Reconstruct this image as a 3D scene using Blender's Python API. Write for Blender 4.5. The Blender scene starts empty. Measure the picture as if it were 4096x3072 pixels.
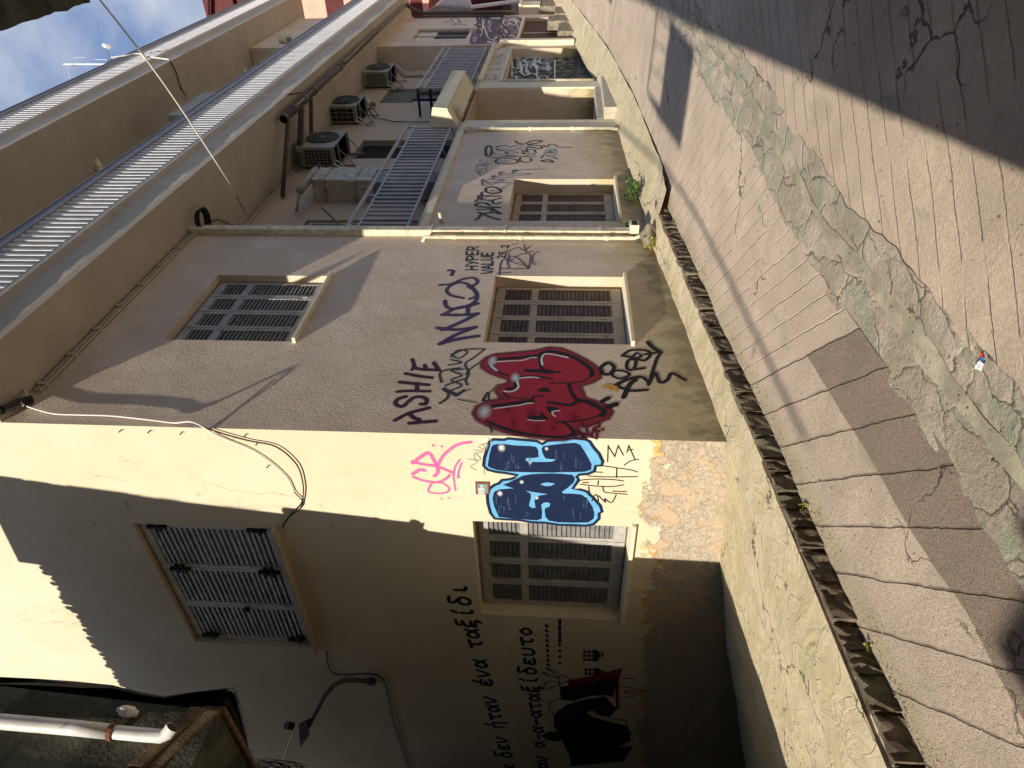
import bpy, bmesh, math, random
from mathutils import Vector, Matrix
from mathutils.geometry import tessellate_polygon
random.seed(7)
S = bpy.context.scene
COL = S.collection

# ------------------------------------------------------------------ camera
FOC, CX, CY = 2790.0, 2048.0, 1536.0            # of the 4096 x 3072 photograph
def _n(v): return Vector(v).normalized()
UP = _n((-37000-CX, -(700-CY), -FOC))
D1 = _n((2310-CX, -(-600-CY), -FOC)); D1 = (D1-UP*D1.dot(UP)).normalized()
D2 = D1.cross(UP)
ROT = Matrix((D2, D1, UP))                       # world = ROT @ cam
CAM = Vector((0, 0, 1.65))
cam = bpy.data.cameras.new('camera'); camo = bpy.data.objects.new('camera', cam)
COL.objects.link(camo); S.camera = camo
camo.matrix_world = Matrix.Translation(CAM) @ ROT.to_4x4()
cam.sensor_width = 36; cam.lens = FOC/4096*36; cam.clip_start = .05; cam.clip_end = 1500
S.render.resolution_x = 1024; S.render.resolution_y = 768

# ------------------------------------------------------------------ light
SUNV = Vector((-0.150, 1.61, -1.0)).normalized()  # direction the light travels
EL = math.asin(-SUNV.z)
sun = bpy.data.lights.new('sun', 'SUN'); sun.energy = SUN_E = 4.9; sun.angle = math.radians(.55)
sun.color = (1, .90, .76)
suno = bpy.data.objects.new('sun', sun); COL.objects.link(suno)
suno.rotation_euler = SUNV.to_track_quat('-Z', 'Y').to_euler()
W = bpy.data.worlds.new('World'); S.world = W; W.use_nodes = True
nt = W.node_tree; bg = nt.nodes['Background']
sky = nt.nodes.new('ShaderNodeTexSky'); sky.sky_type = 'NISHITA'; sky.sun_disc = False
sky.sun_elevation = EL; sky.sun_rotation = math.atan2(-SUNV.x, -SUNV.y)
sky.air_density = 1.0; sky.dust_density = .6; sky.ozone_density = 1.6
tc = nt.nodes.new('ShaderNodeTexCoord')
mp = nt.nodes.new('ShaderNodeMapping'); mp.inputs['Scale'].default_value = (1, 1, 1.7)
nz = nt.nodes.new('ShaderNodeTexNoise'); nz.inputs['Scale'].default_value = 2.6; nz.inputs['Detail'].default_value = 9; nz.inputs['Roughness'].default_value = .52
cr = nt.nodes.new('ShaderNodeValToRGB'); cr.color_ramp.elements[0].position = .43; cr.color_ramp.elements[1].position = .60
mx = nt.nodes.new('ShaderNodeMix'); mx.data_type = 'RGBA'
mx.inputs[7].default_value = (10.6, 11.3, 12.6, 1)
L = nt.links.new
L(tc.outputs['Generated'], mp.inputs[0]); L(mp.outputs[0], nz.inputs['Vector']); L(nz.outputs[0], cr.inputs[0])
m0 = nt.nodes.new('ShaderNodeMix'); m0.data_type = 'RGBA'; m0.inputs[0].default_value = .75; m0.inputs[7].default_value = (1.2, 3.7, 9.6, 1)
L(cr.outputs[0], mx.inputs[0]); L(sky.outputs[0], m0.inputs[6]); L(m0.outputs[2], mx.inputs[6]); L(mx.outputs[2], bg.inputs[0])
bg.inputs[1].default_value = .05
vs = S.view_settings; vs.view_transform = 'Standard'; vs.look = 'None'; vs.gamma = 1; vs.use_curve_mapping = False
vs.exposure = 0.3

# ------------------------------------------------------------------ photo px -> point on a real plane
def ray(X, Y): return ROT @ Vector((X-CX, -(Y-CY), -FOC))
def hit(X, Y, ax, v):
    r = ray(X, Y); return CAM + r*((v-CAM[ax])/r[ax])
BY = [(-60, -1.6), (-8, -.85), (0, -.42), (5.28, 0), (7.15, .15), (9.8, .36), (11.2, .42), (14.7, .58), (18.9, .93), (23.75, 1.55), (28, 2.1), (60, 5), (400, 5.5)]
def base(y):
    for (a, b), (c, d) in zip(BY, BY[1:]):
        if y <= c: return b+(d-b)*(y-a)/(c-a)
    return BY[-1][1]
def hitg(X, Y, off=-.22):
    y = 5.
    for i in range(40):
        p = hit(X, Y, 2, base(y)+off); y = y*.5+p.y*.5
    return p
XW, YW = -4.704, 5.278

# ------------------------------------------------------------------ mesh helpers
class MB:
    def __init__(s): s.v = []; s.f = []; s.uv = []
    def quad(s, *p):
        n = len(s.v); s.v += [tuple(q) for q in p]; s.f.append(tuple(range(n, n+len(p))))
    def box(s, a, b):
        x0, y0, z0 = [min(i, j) for i, j in zip(a, b)]; x1, y1, z1 = [max(i, j) for i, j in zip(a, b)]
        n = len(s.v)
        s.v += [(x0, y0, z0), (x1, y0, z0), (x1, y1, z0), (x0, y1, z0), (x0, y0, z1), (x1, y0, z1), (x1, y1, z1), (x0, y1, z1)]
        s.f += [tuple(n+i for i in q) for q in ((3, 2, 1, 0), (4, 5, 6, 7), (0, 1, 5, 4), (1, 2, 6, 5), (2, 3, 7, 6), (3, 0, 4, 7))]
    def hexa(s, p):                                   # 8 points: bottom ring, top ring
        n = len(s.v); s.v += [tuple(q) for q in p]
        s.f += [tuple(n+i for i in q) for q in ((3, 2, 1, 0), (4, 5, 6, 7), (0, 1, 5, 4), (1, 2, 6, 5), (2, 3, 7, 6), (3, 0, 4, 7))]
    def prism(s, poly, vec):
        n = len(s.v); k = len(poly); vec = Vector(vec)
        s.v += [tuple(Vector(q)) for q in poly]+[tuple(Vector(q)+vec) for q in poly]
        tr = tessellate_polygon([[Vector(q) for q in poly]])
        for t in tr:
            s.f.append(tuple(n+i for i in t)); s.f.append(tuple(n+k+i for i in reversed(t)))
        for i in range(k): s.f.append((n+i, n+(i+1) % k, n+k+(i+1) % k, n+k+i))
    def tube(s, pts, r, n=8, cap=True):
        pts = [Vector(p) for p in pts]
        rs = r if isinstance(r, (list, tuple)) else [r]*len(pts)
        st = len(s.v); u = None
        for i, p in enumerate(pts):
            t = (pts[min(i+1, len(pts)-1)]-pts[max(i-1, 0)]).normalized()
            if u is None:
                u = t.orthogonal().normalized()
            else:
                u = (u-t*u.dot(t)); u = u.normalized() if u.length > 1e-6 else t.orthogonal().normalized()
            w = t.cross(u)
            for k in range(n):
                a = 2*math.pi*k/n; s.v.append(tuple(p+(u*math.cos(a)+w*math.sin(a))*rs[i]))
        for i in range(len(pts)-1):
            for k in range(n):
                a = st+i*n+k; b = st+i*n+(k+1) % n; s.f.append((a, b, b+n, a+n))
        if cap:
            s.f.append(tuple(st+k for k in reversed(range(n)))); e = st+(len(pts)-1)*n; s.f.append(tuple(e+k for k in range(n)))
    def grid(s, xs, ys, f):
        n = len(s.v); m = len(xs)
        for y in ys:
            for x in xs: s.v.append(tuple(f(x, y)))
        for j in range(len(ys)-1):
            for i in range(m-1):
                a = n+j*m+i; s.f.append((a, a+1, a+1+m, a+m))
    def build(s, name, mat, parent=None, smooth=False, bevel=0):
        me = bpy.data.meshes.new(name); me.from_pydata(s.v, [], s.f)
        if s.uv:
            at = me.attributes.new('edge', 'FLOAT', 'POINT'); at.data.foreach_set('value', s.uv)
        me.materials.append(mat); me.update()
        if smooth: me.polygons.foreach_set('use_smooth', [True]*len(me.polygons))
        o = bpy.data.objects.new(name, me); COL.objects.link(o)
        if bevel:
            b = o.modifiers.new('bevel', 'BEVEL'); b.width = bevel; b.segments = 2; b.limit_method = 'ANGLE'
        if parent is not None:
            o.parent = parent
            if parent.type == 'EMPTY': o.matrix_parent_inverse = Matrix.Translation(-Vector(parent.location))
            elif parent.parent is not None: o.matrix_parent_inverse = Matrix.Identity(4)
        return o
def tag(o, label=None, cat=None, group=None, kind=None):
    if label: o['label'] = label
    if cat: o['category'] = cat
    if group: o['group'] = group
    if kind: o['kind'] = kind
    return o
def empty(name, loc, label, cat, group=None):
    o = bpy.data.objects.new(name, None); COL.objects.link(o); o.location = loc; o.empty_display_size = .2
    return tag(o, label, cat, group)
def frange(a, b, n): return [a+(b-a)*i/n for i in range(n+1)]
# wall frames: u along the wall, z up, d outwards
def FX(u, z, d=0): return (XW+d, u, z)               # street wall, faces +x
def FY(u, z, d=0): return (u, YW-d, z)               # end wall, faces the camera side
def fbox(mb, F, u0, u1, z0, z1, d0, d1): mb.box(F(u0, z0, d0), F(u1, z1, d1))

# ------------------------------------------------------------------ material helpers
class NT:
    def __init__(s, name):
        s.m = bpy.data.materials.new(name); s.m.use_nodes = True; s.t = s.m.node_tree
        s.b = s.t.nodes['Principled BSDF']; s.b.inputs['Roughness'].default_value = .9
        s.b.inputs['Specular IOR Level'].default_value = .25
        s.tc = s.t.nodes.new('ShaderNodeTexCoord'); s.obj = s.tc.outputs['Object']
    def link(s, a, b):
        if hasattr(a, 'links') or hasattr(a, 'is_linked'): s.t.links.new(a, b)
        else: b.default_value = a
    def math(s, op, a, b=0, c=0, clamp=False):
        n = s.t.nodes.new('ShaderNodeMath'); n.operation = op; n.use_clamp = clamp
        for i, v in enumerate((a, b, c)): s.link(v, n.inputs[i])
        return n.outputs[0]
    def xyz(s, vec=None):
        n = s.t.nodes.new('ShaderNodeSeparateXYZ'); s.t.links.new(vec or s.obj, n.inputs[0]); return n.outputs
    def noise(s, scale, detail=4, rough=.5, vec=None, stretch=None, dist=0):
        n = s.t.nodes.new('ShaderNodeTexNoise'); n.inputs['Scale'].default_value = scale
        n.inputs['Detail'].default_value = detail; n.inputs['Roughness'].default_value = rough; n.inputs['Distortion'].default_value = dist
        v = vec or s.obj
        if stretch:
            m = s.t.nodes.new('ShaderNodeMapping'); m.inputs['Scale'].default_value = stretch; s.t.links.new(v, m.inputs[0]); v = m.outputs[0]
        s.t.links.new(v, n.inputs['Vector']); return n.outputs[0]
    def voro(s, scale, feature='F1', stretch=None, out=0, rnd=1, vec=None):
        n = s.t.nodes.new('ShaderNodeTexVoronoi'); n.feature = feature; n.inputs['Scale'].default_value = scale
        n.inputs['Randomness'].default_value = rnd
        v = vec or s.obj
        if stretch:
            m = s.t.nodes.new('ShaderNodeMapping'); m.inputs['Scale'].default_value = stretch; s.t.links.new(v, m.inputs[0]); v = m.outputs[0]
        s.t.links.new(v, n.inputs['Vector']); return n.outputs[out]
    def warp(s, scale, amt, detail=2):
        n = s.t.nodes.new('ShaderNodeTexNoise'); n.inputs['Scale'].default_value = scale; n.inputs['Detail'].default_value = detail
        s.t.links.new(s.obj, n.inputs['Vector'])
        a = s.t.nodes.new('ShaderNodeVectorMath'); a.operation = 'SUBTRACT'; s.t.links.new(n.outputs['Color'], a.inputs[0]); a.inputs[1].default_value = (.5, .5, .5)
        b = s.t.nodes.new('ShaderNodeVectorMath'); b.operation = 'MULTIPLY_ADD'; s.t.links.new(a.outputs[0], b.inputs[0]); b.inputs[1].default_value = (amt,)*3
        s.t.links.new(s.obj, b.inputs[2]); return b.outputs[0]
    def step(s, x, a, b):                                # smooth 0..1 between a and b
        n = s.t.nodes.new('ShaderNodeMapRange'); n.interpolation_type = 'SMOOTHSTEP'; s.link(x, n.inputs[0])
        s.link(a, n.inputs[1]); s.link(b, n.inputs[2]); return n.outputs[0]
    def mix(s, f, a, b, mode='MIX'):
        n = s.t.nodes.new('ShaderNodeMix'); n.data_type = 'RGBA'; n.blend_type = mode
        s.link(f, n.inputs[0])
        for v, i in ((a, 6), (b, 7)):
            if isinstance(v, tuple): n.inputs[i].default_value = v+(1,) if len(v) == 3 else v
            else: s.t.links.new(v, n.inputs[i])
        return n.outputs[2]
    def color(s, c):
        if isinstance(c, tuple): s.b.inputs['Base Color'].default_value = c+(1,)
        else: s.t.links.new(c, s.b.inputs['Base Color'])
    def bump(s, h, dist, strength=1):
        n = s.t.nodes.new('ShaderNodeBump'); n.inputs['Strength'].default_value = strength; n.inputs['Distance'].default_value = dist
        s.t.links.new(h, n.inputs['Height']); s.t.links.new(n.outputs[0], s.b.inputs['Normal'])
    def rough(s, r): s.link(r, s.b.inputs['Roughness'])
def simple(name, col, rough=.6, metal=0, var=.25, scale=6, bump=.001, spec=.3, dirt=None):
    m = NT(name); n = m.noise(scale, 5, .6); k = m.step(n, .3, .7)
    lo = tuple(c*(1-var) for c in col); hi = tuple(min(1, c*(1+var*.6)) for c in col)
    c = m.mix(k, lo, hi)
    if dirt:
        d = m.step(m.noise(scale*2.3, 6, .65), .55, .72); c = m.mix(m.math('MULTIPLY', d, .7), c, dirt)
    m.color(c); m.rough(rough); m.b.inputs['Metallic'].default_value = metal
    m.b.inputs['Specular IOR Level'].default_value = spec
    if bump: m.bump(m.noise(scale*12, 4), bump)
    return m.m

def plaster_bump(m, amt=.006, coarse=38):
    a = m.noise(coarse, 6, .62, stretch=(1, 1, .8)); b = m.noise(6, 3, .5); c = m.noise(120, 3, .6)
    t = m.math('ADD', m.math('MULTIPLY', a, 1), m.math('MULTIPLY', b, .8)); t = m.math('ADD', t, m.math('MULTIPLY', c, .35))
    m.bump(t, amt); return t
def mat_street_wall():
    m = NT('raked_plaster')
    n1 = m.step(m.noise(1.3, 6, .6), .35, .7); n2 = m.step(m.noise(5, 5, .6, stretch=(1, 1, .5)), .4, .75)
    c = m.mix(n1, (.68, .555, .42), (.80, .675, .535)); tr = m.step(m.noise(1.0, 4, .55, dist=1.8), .50, .53); c = m.mix(m.math('MULTIPLY', tr, .22), c, (.66, .56, .46)); c = m.mix(m.math('MULTIPLY', n2, .35), c, (.62, .50, .37))
    x, y, z = m.xyz()[:3]
    # dirt of the plinth, following the rise of the street
    g = m.math('SUBTRACT', z, m.math('MULTIPLY', m.math('SUBTRACT', y, 5.28), .072))
    w = m.math('ADD', g, m.math('MULTIPLY', m.math('SUBTRACT', m.noise(2.3, 6, .65), .5), 1.1))
    low = m.step(w, .95, .35)
    c = m.mix(m.math('MULTIPLY', low, .85), c, (.52, .43, .24))
    w2 = m.math('ADD', g, m.math('MULTIPLY', m.math('SUBTRACT', m.noise(4.5, 7, .7, stretch=(1, 1, .7)), .5), 1.3))
    c = m.mix(m.math('MULTIPLY', m.step(w2, .42, .0), .75), c, (.20, .165, .10))
    dr1 = m.math('MULTIPLY', m.step(m.noise(2.6, 6, .7, stretch=(1, 3.2, .16)), .56, .72), m.step(m.noise(1.2, 3), .42, .6)); c = m.mix(m.math('MULTIPLY', dr1, .35), c, (.42, .34, .24))
    sp = m.step(m.noise(28, 5, .7), .68, .74); c = m.mix(m.math('MULTIPLY', sp, .35), c, (.3, .24, .17))
    m.color(c); plaster_bump(m, .0085, 34); m.rough(.95); return m.m
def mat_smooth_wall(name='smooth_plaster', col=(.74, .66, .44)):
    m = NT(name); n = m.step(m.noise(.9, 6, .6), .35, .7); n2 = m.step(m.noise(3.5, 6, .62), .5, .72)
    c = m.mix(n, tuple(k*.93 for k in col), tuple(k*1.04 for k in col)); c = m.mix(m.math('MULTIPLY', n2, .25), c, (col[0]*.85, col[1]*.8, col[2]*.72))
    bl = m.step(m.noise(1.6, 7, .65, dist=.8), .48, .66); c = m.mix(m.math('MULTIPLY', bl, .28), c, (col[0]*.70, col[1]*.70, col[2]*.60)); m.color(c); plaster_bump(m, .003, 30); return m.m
def mat_end_wall():
    m = NT('peeling_plaster')
    x, y, z = m.xyz()[:3]
    n = m.step(m.noise(1.1, 6, .6), .35, .7)
    c = m.mix(n, (.66, .575, .415), (.72, .635, .475))
    st = m.step(m.noise(3, 6, .65, stretch=(1, 1, .35)), .55, .75); c = m.mix(m.math('MULTIPLY', st, .25), c, (.66, .53, .30))
    dr1 = m.math('MULTIPLY', m.step(m.noise(2.4, 6, .7, stretch=(3, 1, .14)), .55, .72), m.step(m.noise(1.0, 3), .42, .6)); c = m.mix(m.math('MULTIPLY', dr1, .30), c, (.52, .42, .27))
    ck = m.voro(1.1, 'DISTANCE_TO_EDGE', vec=m.warp(3, .35, 4)); ck = m.math('MULTIPLY', m.step(ck, .006, .001), m.step(m.noise(.8, 2), .52, .6))
    c = m.mix(m.math('MULTIPLY', ck, .6), c, (.3, .22, .13))
    # bare render where the paint has come off: one edge, ochre rim, patches of older coats
    nb = m.noise(1.7, 9, .60); nb2 = m.noise(11, 6, .65)
    edge = m.math('ADD', z, m.math('MULTIPLY', m.math('SUBTRACT', nb, .5), 1.25))
    edge = m.math('ADD', edge, m.math('MULTIPLY', m.math('SUBTRACT', nb2, .5), .16))
    edge = m.math('SUBTRACT', edge, m.math('MULTIPLY', x, .07))       # lower to the left
    bare = m.step(edge, 1.032, 1.024); rim = m.step(m.math('ADD', edge, m.math('MULTIPLY', m.math('SUBTRACT', m.noise(5, 4), .5), .3)), 1.09, 1.075)
    old = m.step(m.noise(4.2, 7, .62, dist=.4), .48, .52); old2 = m.step(m.noise(7, 6, .6), .57, .60)
    bc = m.mix(m.step(m.noise(34, 8, .78), .36, .66), (.34, .285, .21), (.60, .53, .42))
    old3 = m.step(m.noise(1.6, 5, .6), .46, .56); bc = m.mix(m.math('MULTIPLY', m.math('MULTIPLY', old, old3), .7), bc, (.62, .44, .27)); bc = m.mix(m.math('MULTIPLY', old2, .5), bc, (.58, .44, .36))
    c = m.mix(m.math('MULTIPLY', rim, m.step(m.noise(2.6, 3), .45, .55)), c, (.70, .40, .12)); c = m.mix(bare, c, bc)
    g = m.math('ADD', m.math('SUBTRACT', z, m.math('MULTIPLY', m.math('ADD', x, 4.7), .13)), m.math('MULTIPLY', m.math('SUBTRACT', m.noise(3, 6, .7), .5), .6))
    c = m.mix(m.math('MULTIPLY', m.step(g, .1, -.12), .6), c, (.30, .27, .14))
    m.color(c)
    h = m.math('ADD', m.math('MULTIPLY', m.math('SUBTRACT', 1, bare), 1.6), m.math('MULTIPLY', m.noise(45, 6, .65), m.math('ADD', .25, m.math('MULTIPLY', bare, 1.1))))
    h = m.math('ADD', h, m.math('MULTIPLY', old, m.math('MULTIPLY', bare, .5)))
    m.bump(h, .011); return m.m
def mat_concrete_walk():
    m = NT('patched_concrete')
    n = m.step(m.noise(1.6, 7, .62, dist=.6), .35, .68); n2 = m.step(m.noise(6, 7, .65), .45, .7); sp = m.step(m.noise(90, 4, .7), .5, .75)
    c = m.mix(n, (.46, .405, .24), (.60, .515, .35)); c = m.mix(m.math('MULTIPLY', n2, .5), c, (.50, .42, .34))
    c = m.mix(m.math('MULTIPLY', sp, .35), c, (.20, .17, .11))
    ck = m.voro(.9, 'DISTANCE_TO_EDGE', vec=m.warp(1.7, 1.1, 7), stretch=(1.6, .7, 1))
    line = m.math('MULTIPLY', m.step(ck, .012, .003), m.step(m.noise(1.6, 4), .47, .54)); c = m.mix(m.math('MULTIPLY', line, .8), c, (.07, .06, .04))
    pt = m.step(m.noise(2.2, 3, .5, dist=2.5), .52, .54); c = m.mix(m.math('MULTIPLY', pt, .28), c, (.64, .57, .41))
    m.color(c)
    h = m.math('ADD', m.math('ADD', m.noise(5, 6, .6, dist=1.2), m.math('MULTIPLY', pt, .25)), m.math('MULTIPLY', m.noise(70, 4, .7), .22)); h = m.math('SUBTRACT', h, m.math('MULTIPLY', line, .5))
    m.bump(h, .02); return m.m
def mat_lane(side):
    m = NT('grooved_concrete')
    x, y, z = m.xyz()[:3]
    nx, ny = (.662, .749) if side == 'L' else (-.68, .733)
    t = m.math('ADD', m.math('MULTIPLY', x, nx), m.math('MULTIPLY', y, ny))
    wob = m.math('MULTIPLY', m.math('SUBTRACT', m.noise(3.5, 3), .5), .035); t = m.math('ADD', t, wob); t = m.math('ADD', t, m.math('MULTIPLY', m.math('SUBTRACT', m.noise(17, 6, .7), .5), .022))
    b0 = (.662*-4.19+.749*5.56) if side == 'L' else 2.05
    far = m.step(t, b0-.005, b0+.005)                                   # grooved part / plain slabs
    def lines(sp, w0, w1):
        f = m.math('FRACT', m.math('DIVIDE', m.math('SUBTRACT', t, b0-10*sp), sp))
        d = m.math('ABSOLUTE', m.math('SUBTRACT', f, .5)); d = m.math('SUBTRACT', .5, d)   # 0 on the line
        return m.step(m.math('MULTIPLY', d, sp), w1, w0)
    gr = lines(.192, .004, .011); big = lines(.335, .004, .013)
    brk = m.step(m.noise(2.2, 4), .35, .5)
    groove = m.math('MAXIMUM', m.math('MULTIPLY', gr, m.math('MULTIPLY', far, brk)), m.math('MULTIPLY', big, m.math('SUBTRACT', 1, far)))
    n = m.step(m.noise(.9, 7, .62), .35, .7); n2 = m.step(m.noise(4, 6, .66), .42, .72)
    c = m.mix(n, (.50, .41, .325), (.64, .53, .42)); c = m.mix(m.math('MULTIPLY', n2, .4), c, (.45, .375, .295))
    ag = m.voro(95, 'F1'); agc = m.voro(95, 'F1', out=1)
    peb = m.math('MULTIPLY', m.step(ag, .38, .2), m.math('SUBTRACT', 1, m.math('MULTIPLY', far, .75)))
    pebc = m.mix(m.step(m.xyz(agc)[0], .2, .9), (.28, .23, .19), (.78, .70, .60))
    c = m.mix(m.math('MULTIPLY', peb, .55), c, pebc)
    gn = m.step(m.noise(2.4, 5, .6, stretch=(1, .5, 1)), .60, .66); c = m.mix(m.math('MULTIPLY', gn, .35), c, (.28, .32, .22))
    if side == 'L':
        px = m.math('ADD', x, m.math('MULTIPLY', m.math('SUBTRACT', m.noise(1.2, 2), .5), .12))
        patch = m.math('MULTIPLY', m.step(px, -3.30, -3.285), m.step(t, b0, b0-.006))
        c = m.mix(m.math('MULTIPLY', patch, .80), c, m.mix(m.step(m.noise(70, 4, .7), .4, .7), (.15, .115, .09), (.27, .215, .17)))
        edge = m.step(m.math('ADD', x, m.math('MULTIPLY', m.math('SUBTRACT', m.noise(4, 5), .5), .25)), -3.95, -4.15); c = m.mix(m.math('MULTIPLY', edge, .6), c, (.42, .37, .24))
    fine = m.step(m.noise(45, 7, .75), .40, .66); c = m.mix(m.math('MULTIPLY', fine, .30), c, (.22, .17, .125)); mid = m.step(m.noise(2.6, 8, .7, dist=.8), .50, .70); c = m.mix(m.math('MULTIPLY', mid, .34), c, (.30, .235, .175))
    ck = m.voro(.55, 'DISTANCE_TO_EDGE', vec=m.warp(2.2, .8, 8)); cl = m.math('MULTIPLY', m.step(ck, .007, .002), m.step(m.noise(.9, 4), .50, .58))
    c = m.mix(m.math('MULTIPLY', cl, .8), c, (.06, .05, .04))
    pit = m.step(m.noise(7, 6, .7), .69, .72); c = m.mix(m.math('MULTIPLY', pit, .5), c, (.17, .14, .11))
    gd_ = m.mix(far, (.13, .10, .075), (.66, .57, .46) if side == 'L' else (.38, .315, .25))
    c = m.mix(m.math('MULTIPLY', m.math('MULTIPLY', groove, m.step(m.noise(6, 4), .3, .6)), .7), c, gd_)
    m.color(c)
    h = m.math('SUBTRACT', m.math('MULTIPLY', m.noise(60, 6, .7), .5), m.math('MULTIPLY', groove, 1.6)); h = m.math('SUBTRACT', h, m.math('MULTIPLY', cl, 1.2))
    h = m.math('ADD', h, m.math('MULTIPLY', peb, .35)); h = m.math('ADD', h, m.math('MULTIPLY', m.noise(3, 3), .8)); h = m.math('ADD', h, m.math('MULTIPLY', m.noise(22, 8, .78), .9)); m.bump(h, .013); return m.m
def mat_drain():
    m = NT('worn_drain_stone')
    v = m.warp(2.6, .45, 7)
    d = m.voro(2.3, 'DISTANCE_TO_EDGE', vec=v, stretch=(1.5, .8, 1)); cc = m.voro(2.3, 'F1', vec=v, out=1, stretch=(1.5, .8, 1))
    n = m.step(m.noise(3, 7, .65), .4, .65); cr_ = m.xyz(cc)[0]
    c = m.mix(n, (.42, .365, .285), (.60, .52, .42)); c = m.mix(m.math('MULTIPLY', m.math('MULTIPLY', m.step(cr_, .5, .6), m.step(m.noise(5, 5), .42, .58)), .6), c, (.32, .38, .27))
    ln = m.math('MULTIPLY', m.step(d, .022, .004), m.step(m.noise(4, 5), .40, .52)); c = m.mix(m.math('MULTIPLY', ln, .85), c, (.08, .07, .05))
    c = m.mix(m.math('MULTIPLY', m.step(m.noise(25, 6, .7), .58, .68), .5), c, (.14, .12, .09))
    m.color(c); h = m.math('ADD', m.math('MULTIPLY', m.step(d, .0, .06), .5), m.math('MULTIPLY', m.noise(20, 8, .75), 1.8)); m.bump(h, .022); return m.m
def mat_channel():
    m = NT('drain_channel'); n = m.step(m.noise(2.5, 6, .6), .35, .65)
    c = m.mix(n, (.25, .24, .175), (.44, .40, .31)); c = m.mix(m.math('MULTIPLY', m.step(m.noise(9, 7, .75), .5, .62), .5), c, (.20, .18, .13)); c = m.mix(m.math('MULTIPLY', m.step(m.noise(30, 5, .7), .6, .7), .5), c, (.14, .14, .10))
    m.color(c); m.bump(m.noise(18, 6, .65), .008); m.rough(.8); return m.m
def mat_spray(name, col, soft=.35, grain=.35, thin=0.0):
    m = NT(name); m.color(m.mix(m.step(m.noise(9, 4), .35, .7), tuple(c*.85 for c in col), col)); m.rough(.55); plaster_bump(m, .003, 34)
    a = m.t.nodes.new('ShaderNodeAttribute'); a.attribute_name = 'edge'
    g = m.math('ADD', a.outputs['Fac'], m.math('MULTIPLY', m.math('SUBTRACT', m.noise(150, 3, .7), .5), grain))
    al = m.step(g, .02, soft)
    if thin: al = m.math('MULTIPLY', al, m.step(m.noise(25, 5, .7), thin-.25, thin+.1))
    m.link(al, m.b.inputs['Alpha']); return m.m
def mat_glass():
    m = NT('dark_glass'); m.color((.03, .035, .04)); m.rough(.08); m.b.inputs['Specular IOR Level'].default_value = .6; return m.m
M = {}
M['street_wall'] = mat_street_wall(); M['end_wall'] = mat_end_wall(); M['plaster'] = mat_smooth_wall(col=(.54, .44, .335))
M['soffit'] = mat_smooth_wall('soffit_plaster', (.57, .50, .40)); M['cream_trim'] = mat_smooth_wall('cream_trim_paint', (.78, .71, .52))
M['walk'] = mat_concrete_walk(); M['laneL'] = mat_lane('L'); M['laneR'] = mat_lane('R'); M['drain'] = mat_drain(); M['channel'] = mat_channel()
_k = NT('dark_kerb_stone'); _c = _k.mix(_k.step(_k.noise(6, 7, .65), .35, .68), (.13, .10, .075), (.34, .275, .20)); _c = _k.mix(_k.math('MULTIPLY', _k.step(_k.noise(2.2, 4), .52, .6), .5), _c, (.20, .22, .14))
_k.color(_c); _k.rough(1.0); _k.b.inputs['Specular IOR Level'].default_value = .08; _k.bump(_k.math('ADD', _k.noise(26, 9, .8), _k.noise(7, 5, .7, stretch=(1, 1, 3))), .03); M['kerbstone'] = _k.m
M['grey_slat'] = simple('darkened_grey_louvre', (.20, .20, .20), .6, var=.25, scale=8)  # slats coloured darker than their frame to imitate shade between them
M['grey_paint'] = simple('grey_painted_wood', (.44, .425, .40), .8, var=.18, scale=7, spec=.1, dirt=(.22, .21, .19))
M['light_grey'] = simple('light_grey_shutter_paint', (.62, .62, .61), .55, var=.12, scale=5, dirt=(.4, .38, .34))
M['mid_grey'] = simple('mid_grey_slat_paint', (.52, .52, .51), .6, var=.3, scale=7, dirt=(.3, .28, .25))
M['dark_grey_paint'] = simple('charcoal_grey_shutter_paint', (.31, .285, .25), .85, var=.2, scale=5, spec=.08)
M['tan_paint'] = simple('beige_painted_wood', (.46, .38, .27), .6, var=.2, scale=5, dirt=(.25, .19, .13))
M['brown_slat'] = simple('brown_louvre_wood', (.15, .105, .075), .6, var=.35, scale=8)
M['iron'] = simple('black_iron', (.025, .025, .027), .5, metal=.3, scale=20)
M['rail'] = simple('grey_metal_railing', (.74, .75, .76), .5, metal=.0, var=.15, scale=4, spec=.5)
M['rail_band'] = simple('dull_grey_handrail', (.26, .27, .29), .5, var=.15, scale=4)
M['rail_shade'] = simple('shaded_grey_railing', (.40, .41, .42), .5, var=.15, scale=4)  # darker copy of the rail colour for the railings lying in shade
M['pipe_dark'] = simple('dark_metal_pipe', (.12, .10, .08), .6, scale=9)
M['pipe_cream'] = simple('cream_painted_pipe', (.72, .65, .47), .6, scale=9, dirt=(.4, .33, .2))
M['pipe_white'] = simple('white_plastic_pipe', (.72, .72, .70), .45, var=.15, scale=5, dirt=(.35, .28, .2), spec=.5)
M['rusty'] = simple('rusty_metal_collar', (.20, .07, .035), .9, scale=15)
M['ac'] = simple('dusty_white_metal', (.34, .33, .26), .5, var=.12, scale=4, dirt=(.3, .26, .18))
M['black'] = simple('black_plastic', (.012, .012, .013), .6, var=.3)
M['void'] = simple('painted_dark_interior', (.02, .016, .013), .95)
M['glass'] = mat_glass()
M['sheet'] = simple('wrinkled_cloth_cover', (.55, .49, .36), .8, var=.2, scale=6, bump=.012)
M['foil'] = simple('crumpled_plastic_foil', (.62, .60, .48), .35, var=.25, scale=9, bump=.02, spec=.6, dirt=(.5, .3, .22))
M['cable_white'] = simple('white_cable', (.80, .76, .68), .6, var=.1)
M['cable_black'] = simple('black_cable', (.015, .014, .014), .5)
M['tarp'] = simple('black_tarpaulin', (.014, .013, .013), .55, var=.5, scale=3, bump=.02)
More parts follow.
